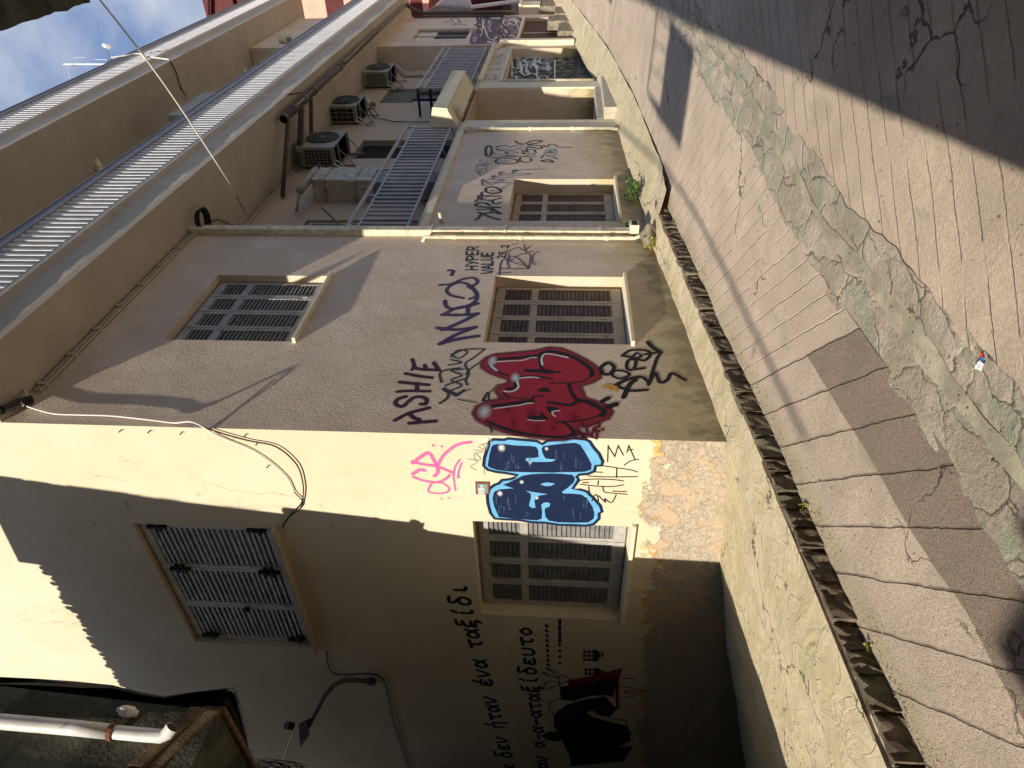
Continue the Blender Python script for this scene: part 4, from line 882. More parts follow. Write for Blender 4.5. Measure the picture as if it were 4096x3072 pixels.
# garage door and far wall: layered tags
def scribble(wall, C, x0, x1, y0, y1, n, w, seed, k=6, elong=1.0):
    r = random.Random(seed); g = Paint(wall, C)
    for i in range(n):
        x = r.uniform(x0, x1); y = r.uniform(y0, y1); pts = []; a = r.uniform(0, 6.28)
        for j in range(k):
            pts.append((min(x1, max(x0, x)), min(y1, max(y0, y)))); a += r.uniform(-1.4, 1.4)
            x += math.cos(a)*(x1-x0)*.14*elong; y += math.sin(a)*(y1-y0)*.16
        g.stroke(pts, w*r.uniform(.7, 1.3))
    return g
scribble('G', CFc, 1380, 1900, 640, 925, 9, .16, 1).build('p_pale'); scribble('G', CFc, 1400, 2080, 640, 925, 26, .075, 2, 9).build('p_black', 'tangle of black and silver tags on the garage door')
scribble('G', CFc, 1380, 1850, 650, 900, 14, .04, 3, 8).build('p_white')
scribble('S', CFc, 960, 1440, 190, 480, 10, .25, 4).build('p_lilac'); scribble('S', CFc, 930, 1470, 185, 485, 22, .11, 5, 8).build('p_purple', 'purple and black lettering on the far block')
scribble('S', CFc, 1000, 1450, 190, 480, 18, .06, 6, 8).build('p_black'); scribble('S', CFc, 1050, 1420, 200, 470, 8, .04, 7, 7).build('p_white')
scribble('S', CFc, 640, 900, 200, 270, 6, .05, 8, 7).build('p_black')
g = scribble('S', CFc, 960, 1760, 1375, 1410, 16, .014, 9, 7); g.build('p_thin'); g = Paint('S', CFc); g.stroke([(1262,1380),(1320,1372),(1310,1400),(1260,1395),(1330,1385)], .03); g.build('p_dred')
LIFT[0] = .0006
# alcove rear wall scrawl
g = Paint('S', CFc); g.wall = 'A'
_w3 = w3; _ow = onwall
def onwall(wall, X, Y):
    if wall == 'A': p = hit(X, Y, 0, XW-1.09); return (p.y, p.z)
    return _ow(wall, X, Y)
def w3(wall, u, z, d): return (XW-1.09+d, u, z) if wall == 'A' else _w3(wall, u, z, d)
for s_ in ([(1190,1160),(1210,1100),(1250,1110),(1220,1180),(1260,1120)], [(1220,1180),(1290,1200),(1250,1230),(1310,1200)], [(1290,1300),(1260,1270),(1300,1240),(1370,1275),(1290,1290)]): g.stroke(s_, .03)
g.build('p_thin')
LIFT[0] = .0006
# -- Greek lines and the dark figure at the far left of the end wall
g = Paint('E', CD); g.text('ημα δεν ήταν ένα ταξίδι', (700, 1800), (232, 60),   .24, .06, jitter=.02); g.build('p_black', 'upper line of handwritten black Greek words')
g = Paint('E', CD); g.text('ταν α-α-αταξίδευτο', (950, 1720), (800, 430), .22, .056, jitter=.02); g.build('p_black', 'lower line of handwritten black Greek words')
g = Paint('E', CD)
for k in range(9): y = 430+k*42; g.stroke([(935-(k % 2)*3+k*2, y), (940+k*2, y+14)], .05)
for k in range(8): y = 385+k*52; g.stroke([(1052, y), (1050, y+(34 if k < 4 else 10))], .05)
g.build('p_black', 'two short rows of black dashes under the Greek words')
g = Paint('E', CD)
for cxx, cyy, nn in ((1300, 685, 3), (1310, 840, 2)):
    for a in range(4):
        for b in range(nn): x, y = cxx-50+a*36, cyy-40+b*34; g.fill([(x, y), (x+28, y+2), (x+27, y+26), (x+1, y+25)])
    g.fill([(cxx+45, cyy-50), (cxx+95, cyy-20), (cxx+100, cyy+20), (cxx+45, cyy+60)]); g.fill([(cxx+100, cyy-10), (cxx+125, cyy-25), (cxx+120, cyy+35)])
g.build('p_black', 'two small black stencilled sailing ships')
g = Paint('E', CD); g.fill([(1115,905),(1350,860),(1595,795),(1560,880),(1350,915),(1130,950)]); g.fill([(1520,870),(1560,860),(1560,1150),(1535,1150)]); g.build('p_dred', 'dark red bar over the black painted shape')
g = Paint('E', CD); g.fill([(1050,960),(1130,950),(1540,880),(1510,1050),(1440,1030),(1300,1040),(1180,1075),(1060,1075)]); g.fill([(1000,1200),(1100,1120),(1250,1070),(1440,1040),(1540,1150),(1480,1220),(1380,1200),(1330,1160),(1280,1180),(1330,1220),(1480,1260),(1640,1300),(1660,1420),(1560,1480),(1680,1470),(1600,1600),(1150,1640),(1130,1540),(1090,1460),(1040,1350),(1000,1300)])
g.fill([(885,1380),(960,1345),(1060,1345),(1090,1400),(1040,1430),(940,1415)]); g.build('p_black', 'large black painted shape with scribbled edges')
g = Paint('E', CD)
for s_ in ([(1050,1050),(970,1100),(965,1160),(1010,1200)], [(1100,1060),(1180,1080),(1190,1110)], [(930,795),(1060,890),(900,830),(960,870)], [(940,795),(1150,895)], [(1150,895),(930,980),(940,920),(1030,918)], [(1045,905),(1052,950)], [(1560,885),(1700,888)], [(1570,950),(1770,995),(1600,1000),(1720,1030)], [(1570,1045),(1680,1050)], [(1500,1235),(1600,1250),(1630,1300),(1540,1335)], [(1540,1335),(1660,1340),(1650,1380)]): g.stroke(s_, .022)
g.build('p_black')
# ================================================================== AIR CONDITIONERS
def ac_unit(loc, w, h, dep, label, group='air conditioner units hung in the balcony recess', grid=(4, 3), fan=True):
    """origin: rear lower corner nearest the camera; w along y, dep along x, h up"""
    e = empty('air_conditioner', loc, label, 'air conditioner', group)
    def P(o):
        o.parent = e; o.matrix_parent_inverse = Matrix.Identity(4); return o
    mb = MB(); mb.box((0, 0, 0), (dep, w, h)); mb.box((-.005, -.012, h-.03), (dep+.012, w+.012, h)); mb.box((-.005, -.012, 0), (dep+.012, w+.012, .04)); P(mb.build('body', M['ac'], bevel=.008))
    if fan:
        cy, cz, r = w*.56, h*.5, h*.43; mb = MB(); st = 0
        mb.tube([(dep+.004, cy, cz), (dep+.02, cy, cz)], r, 28); P(mb.build('fan_grille', M['black']))
        mb = MB()
        for k in range(1, 7):
            rr = r*k/6; mb.tube([(dep+.024, cy+rr*math.cos(a), cz+rr*math.sin(a)) for a in frange(0, 2*math.pi, 28)], .004, 4)
        for k in range(12):
            a = math.pi*2*k/12; mb.tube([(dep+.024, cy, cz), (dep+.024, cy+r*math.cos(a), cz+r*math.sin(a))], .004, 4)
        mb.tube([(dep+.02, cy, cz), (dep+.034, cy, cz)], r*.13, 12); P(mb.build('grille_ring', M['grey_metal']))
    mb = MB(); mb.box((dep*.12, -.016, h*.12), (dep*.88, -.004, h*.82)); P(mb.build('coil', M['black']))
    mb = MB(); n, m = grid
    for i in range(n+1): z = h*.12+h*.70*i/n; mb.box((dep*.12, -.024, z-.005), (dep*.88, -.017, z+.005))
    for i in range(m+1): x = dep*.12+dep*.76*i/m; mb.box((x-.005, -.026, h*.12), (x+.005, -.0175, h*.82))
    P(mb.build('coil_guard', M['ac']))
    mb = MB()
    for yy in (w*.14, w*.80):
        mb.box((-.06, yy, -.05), (dep+.03, yy+.04, -.005)); mb.box((-.05, yy+.002, -.36), (-.02, yy+.038, -.04)); mb.tube([(-.03, yy+.02, -.33), (dep*.8, yy+.02, -.045)], .012, 6)
    P(mb.build('bracket', M['grey_metal']))
    mb = MB(); mb.tube([(.1, .05, .08), (.08, -.09, .02), (.02, -.12, -.15), (-.03, -.05, -.3)], .022, 8); mb.tube([(.15, .05, .1), (.16, -.08, -.05), (.05, -.14, -.2), (-.02, -.05, -.42)], .014, 8)
    P(mb.build('hose', M['pipe_cream'], smooth=True)); return e
ac_unit((-5.34, 14.62, 6.62), 1.12, .84, .42, 'largest fan unit beside the wrapped box, round black fan facing the street', grid=(7, 5))
ac_unit((-5.36, 17.75, 6.92), .92, .84, .42, 'middle unit between the big fan unit and the farthest one, coarse grid on its side')
ac_unit((-5.36, 21.15, 6.84), .95, .80, .42, 'farthest unit of the recess, fine grid on its side', grid=(3, 12))
a4 = ac_unit((-5.3, 15.55, 9.35), 1.9, 1.28, .80, 'sunlit pale box unit standing behind the long upper railing', group='air conditioner units on the upper balcony', fan=False)
del a4['group']
# wrapped box on the balcony
e = empty('covered_cupboard', (-5.38, 12.75, 4.0), 'boxy cupboard wrapped in wrinkled cloth and foil behind the near balcony railing', 'cupboard')
mb = MB(); x0, x1, y0, y1, z0, z1 = -5.38, -4.93, 12.78, 13.42, 5.36, 6.56
def wr(u, v, k): return .022*math.sin(9*u+5*v+k)*math.sin(7*v-3*u+2*k)+.012*math.sin(23*u+k)*math.cos(19*v)
mb.grid(frange(0, 1, 24), frange(0, 1, 40), lambda u, v: (x0+(x1-x0)*u, y0-abs(wr(u, v, 1)), z0+(z1-z0)*v+.03*math.sin(6*u)*(v > .95)))
mb.grid([0, 1], [0, 1], lambda u, v: (x0+(x1-x0)*u, y0+(y1-y0)*v, z0+.02)); mb.grid([0, 1], [0, 1], lambda u, v: (x0+(x1-x0)*u, y0+(y1-y0)*v, z1))
mb.build('cloth_wrap', M['sheet'], e, smooth=True)
mb = MB(); mb.grid(frange(0, 1, 26), frange(0, 1, 44), lambda u, v: (x1+abs(wr(u, v, 3))*1.3+.004, y0+(y1-y0)*u, z0+(z1-z0)*v)); mb.build('foil_sheet', M['foil'], e)
mb = MB(); mb.box((x0+.03, y0+.05, 4.0), (x1-.06, y1-.03, z0+.03)); mb.build('base', M['grey_metal'], e)
mb = MB()
for z in (5.7, 6.3): mb.tube([(x1+.02, y0-.02, z), (x0, y0-.03, z+.02)], .006, 5); mb.tube([(x1+.03, y0, z), (x1+.03, y1, z-.02)], .006, 5)
mb.build('string', M['pipe_dark'], e)
mb = MB(); mb.tube([(-5.0, 12.4, 6.68), (-5.0, 13.5, 6.70)], .075, 14); mb.tube([(-5.0, 12.45, 6.70), (-5.33, 12.2, 6.75)], .03, 8)
o = tag(mb.build('tube_lamp', M['ac'], smooth=True), 'short pale cylinder lamp lying just above the cloth wrapped box', 'lamp')
mb = MB(); mb.tube([(-5.0, 13.5, 6.70), (-5.0, 13.75, 6.70)], .06, 14); mb.build('cap', M['black'], o)
mb = MB(); mb.tube([(-4.95, 10.5, 5.25), (-5.0, 11.6, 6.0)], .018, 6)
tag(mb.build('broom', M['pipe_dark']), 'thin dark broom handle leaning behind the near railing', 'broom'); 
# lantern on the recess wall and one on the far block
def lantern(loc, label):
    e = empty('wall_lantern', loc, label, 'lantern', 'small lanterns on the walls')
    mb = MB(); p = loc; mb.tube([(p[0], p[1], p[2]+.22), (p[0]+.10, p[1], p[2]+.18), (p[0]+.12, p[1], p[2]), (p[0]+.10, p[1], p[2]-.08)], [.03, .11, .15, .07], 8); mb.build('cap', M['pipe_cream'], e)
    mb = MB(); mb.tube([(p[0]+.11, p[1], p[2]-.02), (p[0]+.11, p[1], p[2]-.20)], [.10, .05], 8); mb.build('shade', M['grey_metal'], e)
lantern((LX, 19.15, 7.0), 'small lantern between the two farther air conditioner units'); lantern((XW, 24.0, 10.75), 'small lantern high on the far block above the long railing')

# ================================================================== CABLES
def cable(name, mat, pts, r, label, n=5):
    out = []
    q = [pts[0]]+list(pts)+[pts[-1]]
    for i in range(1, len(q)-2):
        a, b, c, d = [Vector(v) for v in q[i-1:i+3]]
        for k in range(n):
            t = k/n; out.append(.5*((2*b)+(-a+c)*t+(2*a-5*b+4*c-d)*t*t+(-a+3*b-3*c+d)*t**3))
    out.append(Vector(pts[-1])); mb = MB(); mb.tube(out, r, 6); return tag(mb.build(name, mat, smooth=True), label, 'cable')
def e_pts(pts, d=.015): return [(lambda p: (p.x, YW-d, p.z))(hit(X, Y, 1, YW)) for X, Y in pts]
def s_pts(pts, d=.015): return [(lambda p: (XW+d, p.y, p.z))(hit(X, Y, 0, XW)) for X, Y in pts]
c1 = s_pts([(98, 1628), (150, 1646), (225, 1664), (330, 1668), (450, 1672), (600, 1688), (700, 1700)], .03)+[(XW+.10, YW-.03, c_) for c_ in (hit(790, 1712, 0, XW).z,)]
cable('cable', M['cable_white'], c1+e_pts([(880, 1740), (1000, 1790), (1080, 1840), (1150, 1905), (1178, 1960)], .02), .009, 'white cable running down the corner and looping onto the end wall')
cable('cable', M['cable_black'], [(XW+.085, YW-.02, hit(780, 1712, 0, XW).z)]+e_pts([(900, 1728), (1000, 1755), (1110, 1780), (1190, 1850), (1215, 1925), (1215, 1980), (1205, 2010), (1170, 2045), (1135, 2095)], .03), .008, 'dark cable looping over the end wall to the upper window')
cable('cable', M['cable_black'], e_pts([(1178, 1960), (1212, 2000), (1200, 2030), (1150, 2070), (1135, 2110)], .022), .007, 'short lighter cable tail beside the upper window corner')
cb = [hit(0, 1642, 0, -4.35), hit(40, 1628, 0, -4.50), hit(75, 1610, 0, -4.60), hit(125, 1598, 0, -4.66)]
cable('cable_bundle', M['cable_black'], cb, .05, 'thick black cable bundle at the top of the corner')
cable('cable', M['cable_white'], [hit(95, 1562, 2, 7.61), hit(107, 1575, 0, -4.60), hit(103, 1595, 0, -4.62), hit(85, 1600, 0, -4.60), hit(83, 1612, 0, -4.58), hit(95, 1622, 0, -4.62)], .013, 'short thick white cable curling out of the slab beside the black bundle')
cable('cable', M['cable_white'], [hit(380, -30, 1, 7.9), hit(400, 0, 1, 8.0), hit(580, 229, 1, 8.5), hit(750, 472, 1, 9.05), hit(920, 735, 1, 9.75)], .011, 'long white wire crossing the sky and both railings', n=2)
cable('cable', M['pipe_dark'], [hit(920, 735, 1, 9.75), hit(985, 858, 0, XW+.06)], .009, 'end of the long white wire, coloured dark for the shade under the balcony', n=2)  # dark material stands for the balcony's shade on the white wire
cable('cable', M['cable_white'], [hit(445, 230, 0, -3.9), hit(500, 222, 0, -3.88), hit(552, 214, 0, -3.88), hit(585, 226, 0, -3.88), hit(630, 232, 0, -3.88), hit(678, 238, 0, -3.9)], .016, 'white cable lying over the topmost railing')
cable('cable', M['pipe_dark'], [hit(678, 238, 2, 11.70), hit(705, 290, 2, 11.70), hit(722, 345, 2, 11.70), hit(742, 385, 0, -4.9)], .014, 'dark cable drooping from the topmost slab to the sunlit unit')
mb = MB(); p = hit(583, 230, 0, -3.88)
for k in range(4): mb.tube([p+Vector((.01*k, .09*math.cos(a+k)*(1-.1*k), .07*math.sin(a+k*2))) for a in frange(0, 6.28, 12)], .014, 5)
tag(mb.build('cable_knot', M['cable_white']), 'white knot of wire tied to the topmost railing', 'cable knot')
mb = MB(); p = Vector((LX+.45, 10.85, 7.45))
q = hit(800, 880, 2, 7.50)
for k in range(5): mb.tube([q+Vector((.16*math.cos(a)*(1+.06*k), .15*math.sin(a)*(1+.05*k), -.02*k)) for a in frange(0, 6.28, 18)], .012, 5)
mb.tube([q+Vector((-.1, .1, 0)), hit(870, 878, 2, 7.55), hit(930, 900, 2, 7.58), hit(965, 910, 2, 7.6)], .010, 5)
tag(mb.build('cable_coil', M['cable_black']), 'dark coil of cable hanging under the slab near the square drainpipe', 'cable coil')
cable('cable', M['cable_black'], e_pts([(1310, 2600), (1312, 2650), (1340, 2690), (1400, 2693), (1480, 2690), (1520, 2700), (1545, 2740), (1570, 2860), (1600, 2960), (1640, 3072), (1680, 3150)], .02), .009, 'dark cable hanging down the shaded end wall past the lamp arm')
cable('cable', M['cable_black'], [(-2.45, -10.5, 8.9), (-2.35, -7.5, 9.0), (-2.45, -4.6, 9.3), (-3.4, 1.0, 9.9)], .035, 'thick power cable overhead, seen only as a soft shadow on the lane')
cable('cable', M['cable_black'], [hit(1150, 380, 2, 7.55), hit(1420, 345, 0, LX+.08), hit(1500, 470, 0, LX+.05), hit(1720, 488, 0, LX+.05)], .012, 'thin dark cable along the recess wall', n=3)

# ================================================================== LAMP ON A CURVED ARM (end wall, far left)
q = hit(1485, 2725, 1, YW)
e = empty('wall_lamp', (q.x, q.y, q.z), 'dark lamp box on a long curved pipe arm on the shaded end wall', 'lamp')
arm = [hit(1485, 2725, 1, YW-.02), hit(1440, 2722, 1, YW-.10), hit(1380, 2720, 1, YW-.20), hit(1335, 2740, 1, YW-.30), hit(1300, 2780, 1, YW-.40), hit(1265, 2845, 1, YW-.50), hit(1238, 2900, 1, YW-.58)]
mb = MB(); mb.tube([a for a in arm], .034, 10); mb.build('arm', M['pipe_dark'], e, smooth=True)
mb = MB(); mb.tube([Vector(arm[0])+Vector((0, .02, 0)), Vector(arm[0])-Vector((0, .03, 0))], .07, 14); mb.build('flange', M['iron'], e)
mb = MB(); yb = YW-.62
def lamp_box(px, dy0, dy1): return [hit(X, Y, 1, yb+dy0) for X, Y in px]+[hit(X, Y, 1, yb+dy1) for X, Y in px]
mb.hexa(lamp_box([(1195, 2895), (1225, 2880), (1240, 2935), (1200, 2990)], .10, -.10)); mb.hexa(lamp_box([(1222, 2880), (1252, 2870), (1245, 2905), (1228, 2925)], .06, -.05)); mb.build('lamp_housing', M['pipe_dark'], e)
mb = MB(); mb.tube([hit(1170, 2905, 1, yb-.05), hit(1145, 2900, 1, yb-.08)], .052, 14); mb.build('photocell', M['black'], e)
mb = MB(); mb.tube([hit(1175, 2925, 1, yb-.06), hit(1135, 3035, 1, yb-.15)], .014, 6); mb.build('strut', M['rail'], e)

# ================================================================== NEIGHBOUR HOUSE AT THE LEFT (jetty above, dark lower wall)
nb = empty('neighbour_house', (-6.4, 2.6, -.5), 'dark mossy old house at the left edge with a white downpipe', 'house')
mb = MB(); lo = [(-5.97, 2.95, 4.62), (-5.97, 2.42, 4.94), (-5.97, 1.2, 5.3), (-5.97, -8, 5.4), (-14, -8, 4.62), (-14, 3.05, 4.62)]
hi = [(-5.37, 2.95, 9.60), (-5.37, 2.42, 9.60), (-5.37, 1.2, 9.60), (-5.37, -8, 9.60), (-14, -8, 9.60), (-14, 3.05, 9.60)]
n = len(mb.v); mb.v += lo+hi; k = 6
for i in range(k): mb.f.append((n+i, n+(i+1) % k, n+k+(i+1) % k, n+k+i))
for t in tessellate_polygon([[Vector(p) for p in lo]]): mb.f.append(tuple(n+i for i in t))
for t in tessellate_polygon([[Vector(p) for p in hi]]): mb.f.append(tuple(n+k+i for i in t))
up = mb.build('wall', M['moss_wall'], nb)
mb = MB(); mb.hexa([(-14, -8, -3), (-6.42, -8, -3), (-6.42, 2.5, -3), (-14, 2.5, -3), (-14, -8, 4.7), (-6.2, -8, 4.7), (-6.2, 2.5, 4.7), (-14, 2.5, 4.7)]); mb.build('wall', M['moss_wall'], nb)
mb = MB(); st = []
pth = [(-5.97, 2.96, 4.62), (-5.97, 2.42, 4.94), (-5.97, 1.19, 5.3)]
for a, b in zip(pth, pth[1:]):
    a, b = Vector(a), Vector(b); nn = Vector((-(b-a).y, (b-a).x, 0)).normalized()*-1
    if nn.x < 0: nn = -nn
    for q, (o1, h1, h2) in enumerate(((.02, -.02, .10), (.05, .10, .24))):
        mb.hexa([a-nn*.05+Vector((0, 0, h1)), b-nn*.05+Vector((0, 0, h1)), b+nn*o1+Vector((0, 0, h1)), a+nn*o1+Vector((0, 0, h1)), a-nn*.05+Vector((0, 0, h2)), b-nn*.05+Vector((0, 0, h2)), b+nn*o1*1.2+Vector((0, 0, h2)), a+nn*o1*1.2+Vector((0, 0, h2))])
mb.box((-14, 2.96, 4.58), (-6.0, 3.02, 4.80)); mb.build('cornice', M['rust_edge'], nb, bevel=.02)
mb = MB()                                             # tiled eave: a row of barrel tiles, jagged against the light
for k in range(46):
    yy = -7.8+k*.24; xx = -5.30
    if yy < 3.1: mb.tube([(xx-.0+rnd(-.03, .03), yy, 9.62), (xx-1.6, yy, 9.86)], .11, 8)
for k in range(58):
    xx = -5.3-k*.105-rnd(0, .04); mb.tube([(xx, 3.08+rnd(-.05, .06), 9.63+rnd(-.02, .02)), (xx, 1.9, 9.80)], rnd(.045, .07), 8)
mb.box((-14, -8, 9.60), (-5.30, 3.0, 9.66)); mb.build('roof', M['tile'], nb)
# downpipe with rusty collar and open elbow
def onface(X, Y, off=.08):                            # the leaning jetty face
    a, b, c = Vector(lo[0]), Vector(lo[1]), Vector(hi[0]); nn = (b-a).cross(c-a).normalized()
    if nn.x < 0: nn = -nn
    r = ray(X, Y); t = ((a+nn*off)-CAM).dot(nn)/r.dot(nn); return CAM+r*t
mb = MB(); mb.tube([onface(-60, 2880), onface(0, 2886), onface(300, 2912), onface(455, 2928)], .062, 14, cap=True); dpp = mb.build('downpipe', M['pipe_white'], nb, smooth=True)
mb = MB(); mb.tube([onface(455, 2928), onface(560, 2938), onface(645, 2945), onface(668, 2935, .10), onface(690, 2908, .14)], .056, 14, cap=False); mb.build('elbow', M['pipe_white'], dpp, smooth=True)
mb = MB(); mb.tube([onface(684, 2915, .13), onface(686, 2912, .135)], .050, 14); mb.build('mouth', M['black'], dpp)  # black disc closes the elbow, in place of its shaded inside
mb = MB(); mb.tube([onface(440, 2926), onface(458, 2929)], .072, 14); mb.build('collar', M['rusty'], dpp)
mb = MB(); mb.tube([onface(545, 2850, .0), onface(530, 2848, .05), onface(500, 2845, .08), onface(480, 2841, .09)], [.02, .045, .05, .038], 12); mb.tube([onface(492, 2842, .09), onface(468, 2838, .10)], .022, 8); mb.tube([onface(548, 2856, .01), onface(520, 2850, .05)], .03, 8)
tag(mb.build('bulb_holder', M['pipe_white'], smooth=True), 'small white bulb holder on the dark mossy house wall', 'lamp')
# black tarpaulin between the houses
mb = MB(); edge = [(-40, 2708), (150, 2716), (300, 2725), (450, 2740), (560, 2768), (650, 2784), (760, 2772), (870, 2760), (928, 2752), (945, 2800), (960, 2850), (985, 2940), (1000, 3020), (1008, 3072), (1012, 3130)]
inner = [(-40, 2790), (150, 2790), (300, 2800), (450, 2815), (560, 2830), (650, 2840), (760, 2850), (830, 2860), (860, 2870), (880, 2890), (890, 2910), (920, 2980), (930, 3030), (935, 3072), (940, 3130)]
m_ = 6
for i in range(len(edge)):
    for j in range(m_+1):
        X = edge[i][0]+(inner[i][0]-edge[i][0])*j/m_; Y = edge[i][1]+(inner[i][1]-edge[i][1])*j/m_
        mb.v.append(tuple(hit(X, Y, 1, 3.14+.05*math.sin(j*1.9+i*.7)-.02*j)))
for i in range(len(edge)-1):
    for j in range(m_): a = i*(m_+1)+j; mb.f.append((a, a+1, a+m_+2, a+m_+1))
for q in range(60):                                   # frayed threads
    t = rnd(8, 13.9); i = int(t); f = t-i; X = edge[i][0]+(edge[i+1][0]-edge[i][0])*f; Y = edge[i][1]+(edge[i+1][1]-edge[i][1])*f
    a = hit(X-6, Y+4, 1, 3.13); b = hit(X+rnd(4, 16), Y-rnd(2, 14), 1, 3.15); mb.tube([a, b], .0025, 3)
o = mb.build('tarpaulin', M['tarp']); tag(o, 'torn black tarpaulin hanging behind the mossy house corner', 'tarpaulin')
md = o.modifiers.new('solid', 'SOLIDIFY'); md.thickness = .006
mb = MB()
for q in range(14):
    a = hit(1000+rnd(0, 30), 3075+rnd(-10, 60), 1, 4.2); pts = [a]
    for k in range(4): pts.append(hit(1040+k*60+rnd(-15, 15), 3045+rnd(-20, 50)+k*10, 1, 4.2+rnd(-.1, .1)))
    mb.tube(pts, .006, 4)
tag(mb.build('cable_tangle', M['cable_black']), 'tangle of black wires at the left edge beside the lamp strut', 'cable tangle')

bw_ = empty('passage_light_blocker', (-12.5, 4, -2), 'unseen dark wall added beyond the left edge to block light in the side passage', 'wall')
mb = MB(); mb.box((-12.8, 2.5, -4), (-12.5, 5.27, 4.2)); mb.build('masonry', M['moss_wall'], bw_)  # added out of view to keep light out of the passage
# ================================================================== OTHER HOUSES AROUND (they shade the lane; some added unseen for that)
rb = empty('corner_house', (-.75, -2, -.5), 'plain house behind the viewpoint that shades the right of the lane', 'house')
mb = MB(); mb.prism([(-.74, -2, -2), (9, -2, -2), (9, -14, -2), (1.2, -14, -2)], (0, 0, 16)); mb.build('wall', M['far_wall'], rb)
mb = MB(); mb.box((-2.05, -3.9, 8.55), (-.78, -2.05, 8.72)); bs = mb.build('balcony_slab', M['soffit'], rb)
mb = MB(); mb.box((-2.05, -3.9, 9.62), (-2.0, -2.05, 9.68)); mb.box((-2.05, -2.1, 9.62), (-.78, -2.05, 9.68)); mb.box((-2.05, -3.9, 8.80), (-2.0, -2.05, 8.84))
for k in range(7): mb.box((-2.04, -3.88+k*.30, 8.72), (-2.015, -3.85+k*.30, 9.62))
for k in range(4): mb.box((-2.03+k*.40, -2.09, 8.72), (-2.0+k*.40, -2.06, 9.62))
mb.build('railing', M['iron'], rb)
r2 = empty('opposite_house', (-1.1, 6, 0), 'house on the right whose dark eave edge shows at the top right corner', 'house')
mb = MB(); mb.box((-.55, 5.6, -2), (9, 6.6, 9.4)); mb.box((1.15, -1.9, -2), (9, 5.59, 16)); mb.build('wall', M['far_wall'], r2)  # the taller block is an unseen addition that cuts sky light
mb = MB(); ev = []
ys_ = frange(5.4, 11.6, 60)
for yy in ys_:
    xx = -1.66+.012*math.sin(9*yy)+rnd(-.01, .01); mb.v += [(xx, yy, 9.0), (xx-.01, yy, 9.16), (-.9, yy, 9.42), (-.9, yy, 9.0)]
for i in range(len(ys_)-1):
    for k in range(4): a = i*4+k; b = i*4+(k+1) % 4; mb.f.append((a, b, b+4, a+4))
mb.f += [(0, 1, 2, 3), tuple(len(ys_)*4-4+k for k in (3, 2, 1, 0))]
mb.build('eave', M['moss_wall'], r2)
lw = empty('rear_shadow_caster', (-1.7, -6, -.8), 'unseen block added behind the viewpoint to cast a shadow on the lane', 'shadow caster')
mb = MB(); mb.box((-2.35, -7.4, -2), (-1.4, -6.25, 4.6)); mb.box((-1.85, -6.6, 4.6), (-1.45, -6.25, 4.85)); mb.build('wall', M['plaster'], lw)  # made-up mass, sized to drop a shadow on the near lane
mb = MB(); mb.prism([(-2.42, -7.45, 4.6), (-2.42, -6.2, 4.6), (-1.35, -6.2, 4.6), (-1.35, -7.45, 4.6)], (0, 0, .06)); mb.build('roof', M['tile'], lw)

eb = empty('rear_sky_blocker', (0, -30, 0), 'unseen dark house blocks added far behind the viewpoint to deepen the shade', 'house')
mb = MB(); mb.box((-40, -40, -3), (30, -28, 15)); mb.box((-34, -28, -5), (-20, 2, 13)); mb.build('wall', M['far_wall'], eb)  # added enclosure out of view, dims the sky light in the shade
# ================================================================== FAR END OF THE STREET
def at(X, Y, y): return hit(X, Y, 1, y)
pk = empty('pink_house', (-8, 37, 3), 'pink house with dark red shutters at the far end of the street', 'house')
mb = MB(); mb.box((-16, 36.6, 0), (-2, 44, 18.6)); mb.build('wall', M['pink'], pk)
def fbx(px, y0, y1, name, mat, parent, label=None):
    (X0, Y0), (X1, Y1) = px; a = at(X0, Y0, y0); b = at(X1, Y1, y0); mb = MB(); mb.box((a.x, y0, a.z), (b.x, y1, b.z)); o = mb.build(name, mat, parent)
    if label: o['label'] = label
    return o
fbx([(1322, 140), (1405, -40)], 36.4, 36.75, 'shutter', M['maroon'], pk); w = fbx([(1405, 140), (1470, -40)], 36.45, 36.7, 'window', M['glass'], pk)
fbx([(1412, 140), (1420, -40)], 36.35, 36.45, 'frame', M['pink'], w)
fbx([(1395, 140), (1402, -40)], 36.3, 36.4, 'frame', M['pink'], w)
fbx([(840, 120), (920, -40)], 36.2, 36.75, 'cornice', M['maroon'], pk); fbx([(958, 60), (1000, -40)], 36.4, 36.7, 'shutter', M['maroon'], pk)
mb = MB()
for k in range(10): p = at(836, 60-k*9, 36.0); mb.tube([(p.x, 36.0, p.z), (p.x, 36.3, p.z)], .09, 8)
mb.build('roof', M['maroon'], pk)
fbx([(1652, 120), (1700, -40)], 36.3, 36.75, 'ledge', M['maroon'], pk); bal = fbx([(1700, 120), (1712, -40)], 35.8, 36.7, 'balcony', M['pink'], pk)
mb = MB()
for k in range(12): p = at(1715, 60-k*8, 35.8); q = at(1790, 60-k*8, 35.8); mb.box((p.x-.02, 35.78, q.z), (p.x+.02, 35.82, p.z))
mb.build('railing', M['maroon'], bal)
sf = fbx([(1890, 110), (2060, -40)], 36.3, 36.7, 'shop_front', M['maroon'], pk)
mb = MB()
for k in range(40): p = at(1950, 100-k*5, 36.3); mb.box((p.x-.015, 36.24, at(2050, 20, 36.3).z), (p.x+.015, 36.31, at(1895, 20, 36.3).z))
mb.build('slats', M['maroon'], sf)
fbx([(2010, 60), (2045, -40)], 36.1, 36.4, 'door', M['glass'], pk); fbx([(2045, 60), (2090, -40)], 36.0, 36.4, 'door', M['grey_metal'], pk)
aw = empty('awning', (-5.5, 33, 6), 'white cloth awning with a grey underside at the far end of the street', 'awning')
pts_ = [(1700, 62), (1745, 20), (1780, -10), (1850, -14), (1880, 2), (1892, 28), (1880, 52), (1800, 60)]
mb = MB(); mb.prism([at(X, Y, 33.0) for X, Y in pts_], (0, .3, .05)); mb.build('cloth', M['awning'], aw)
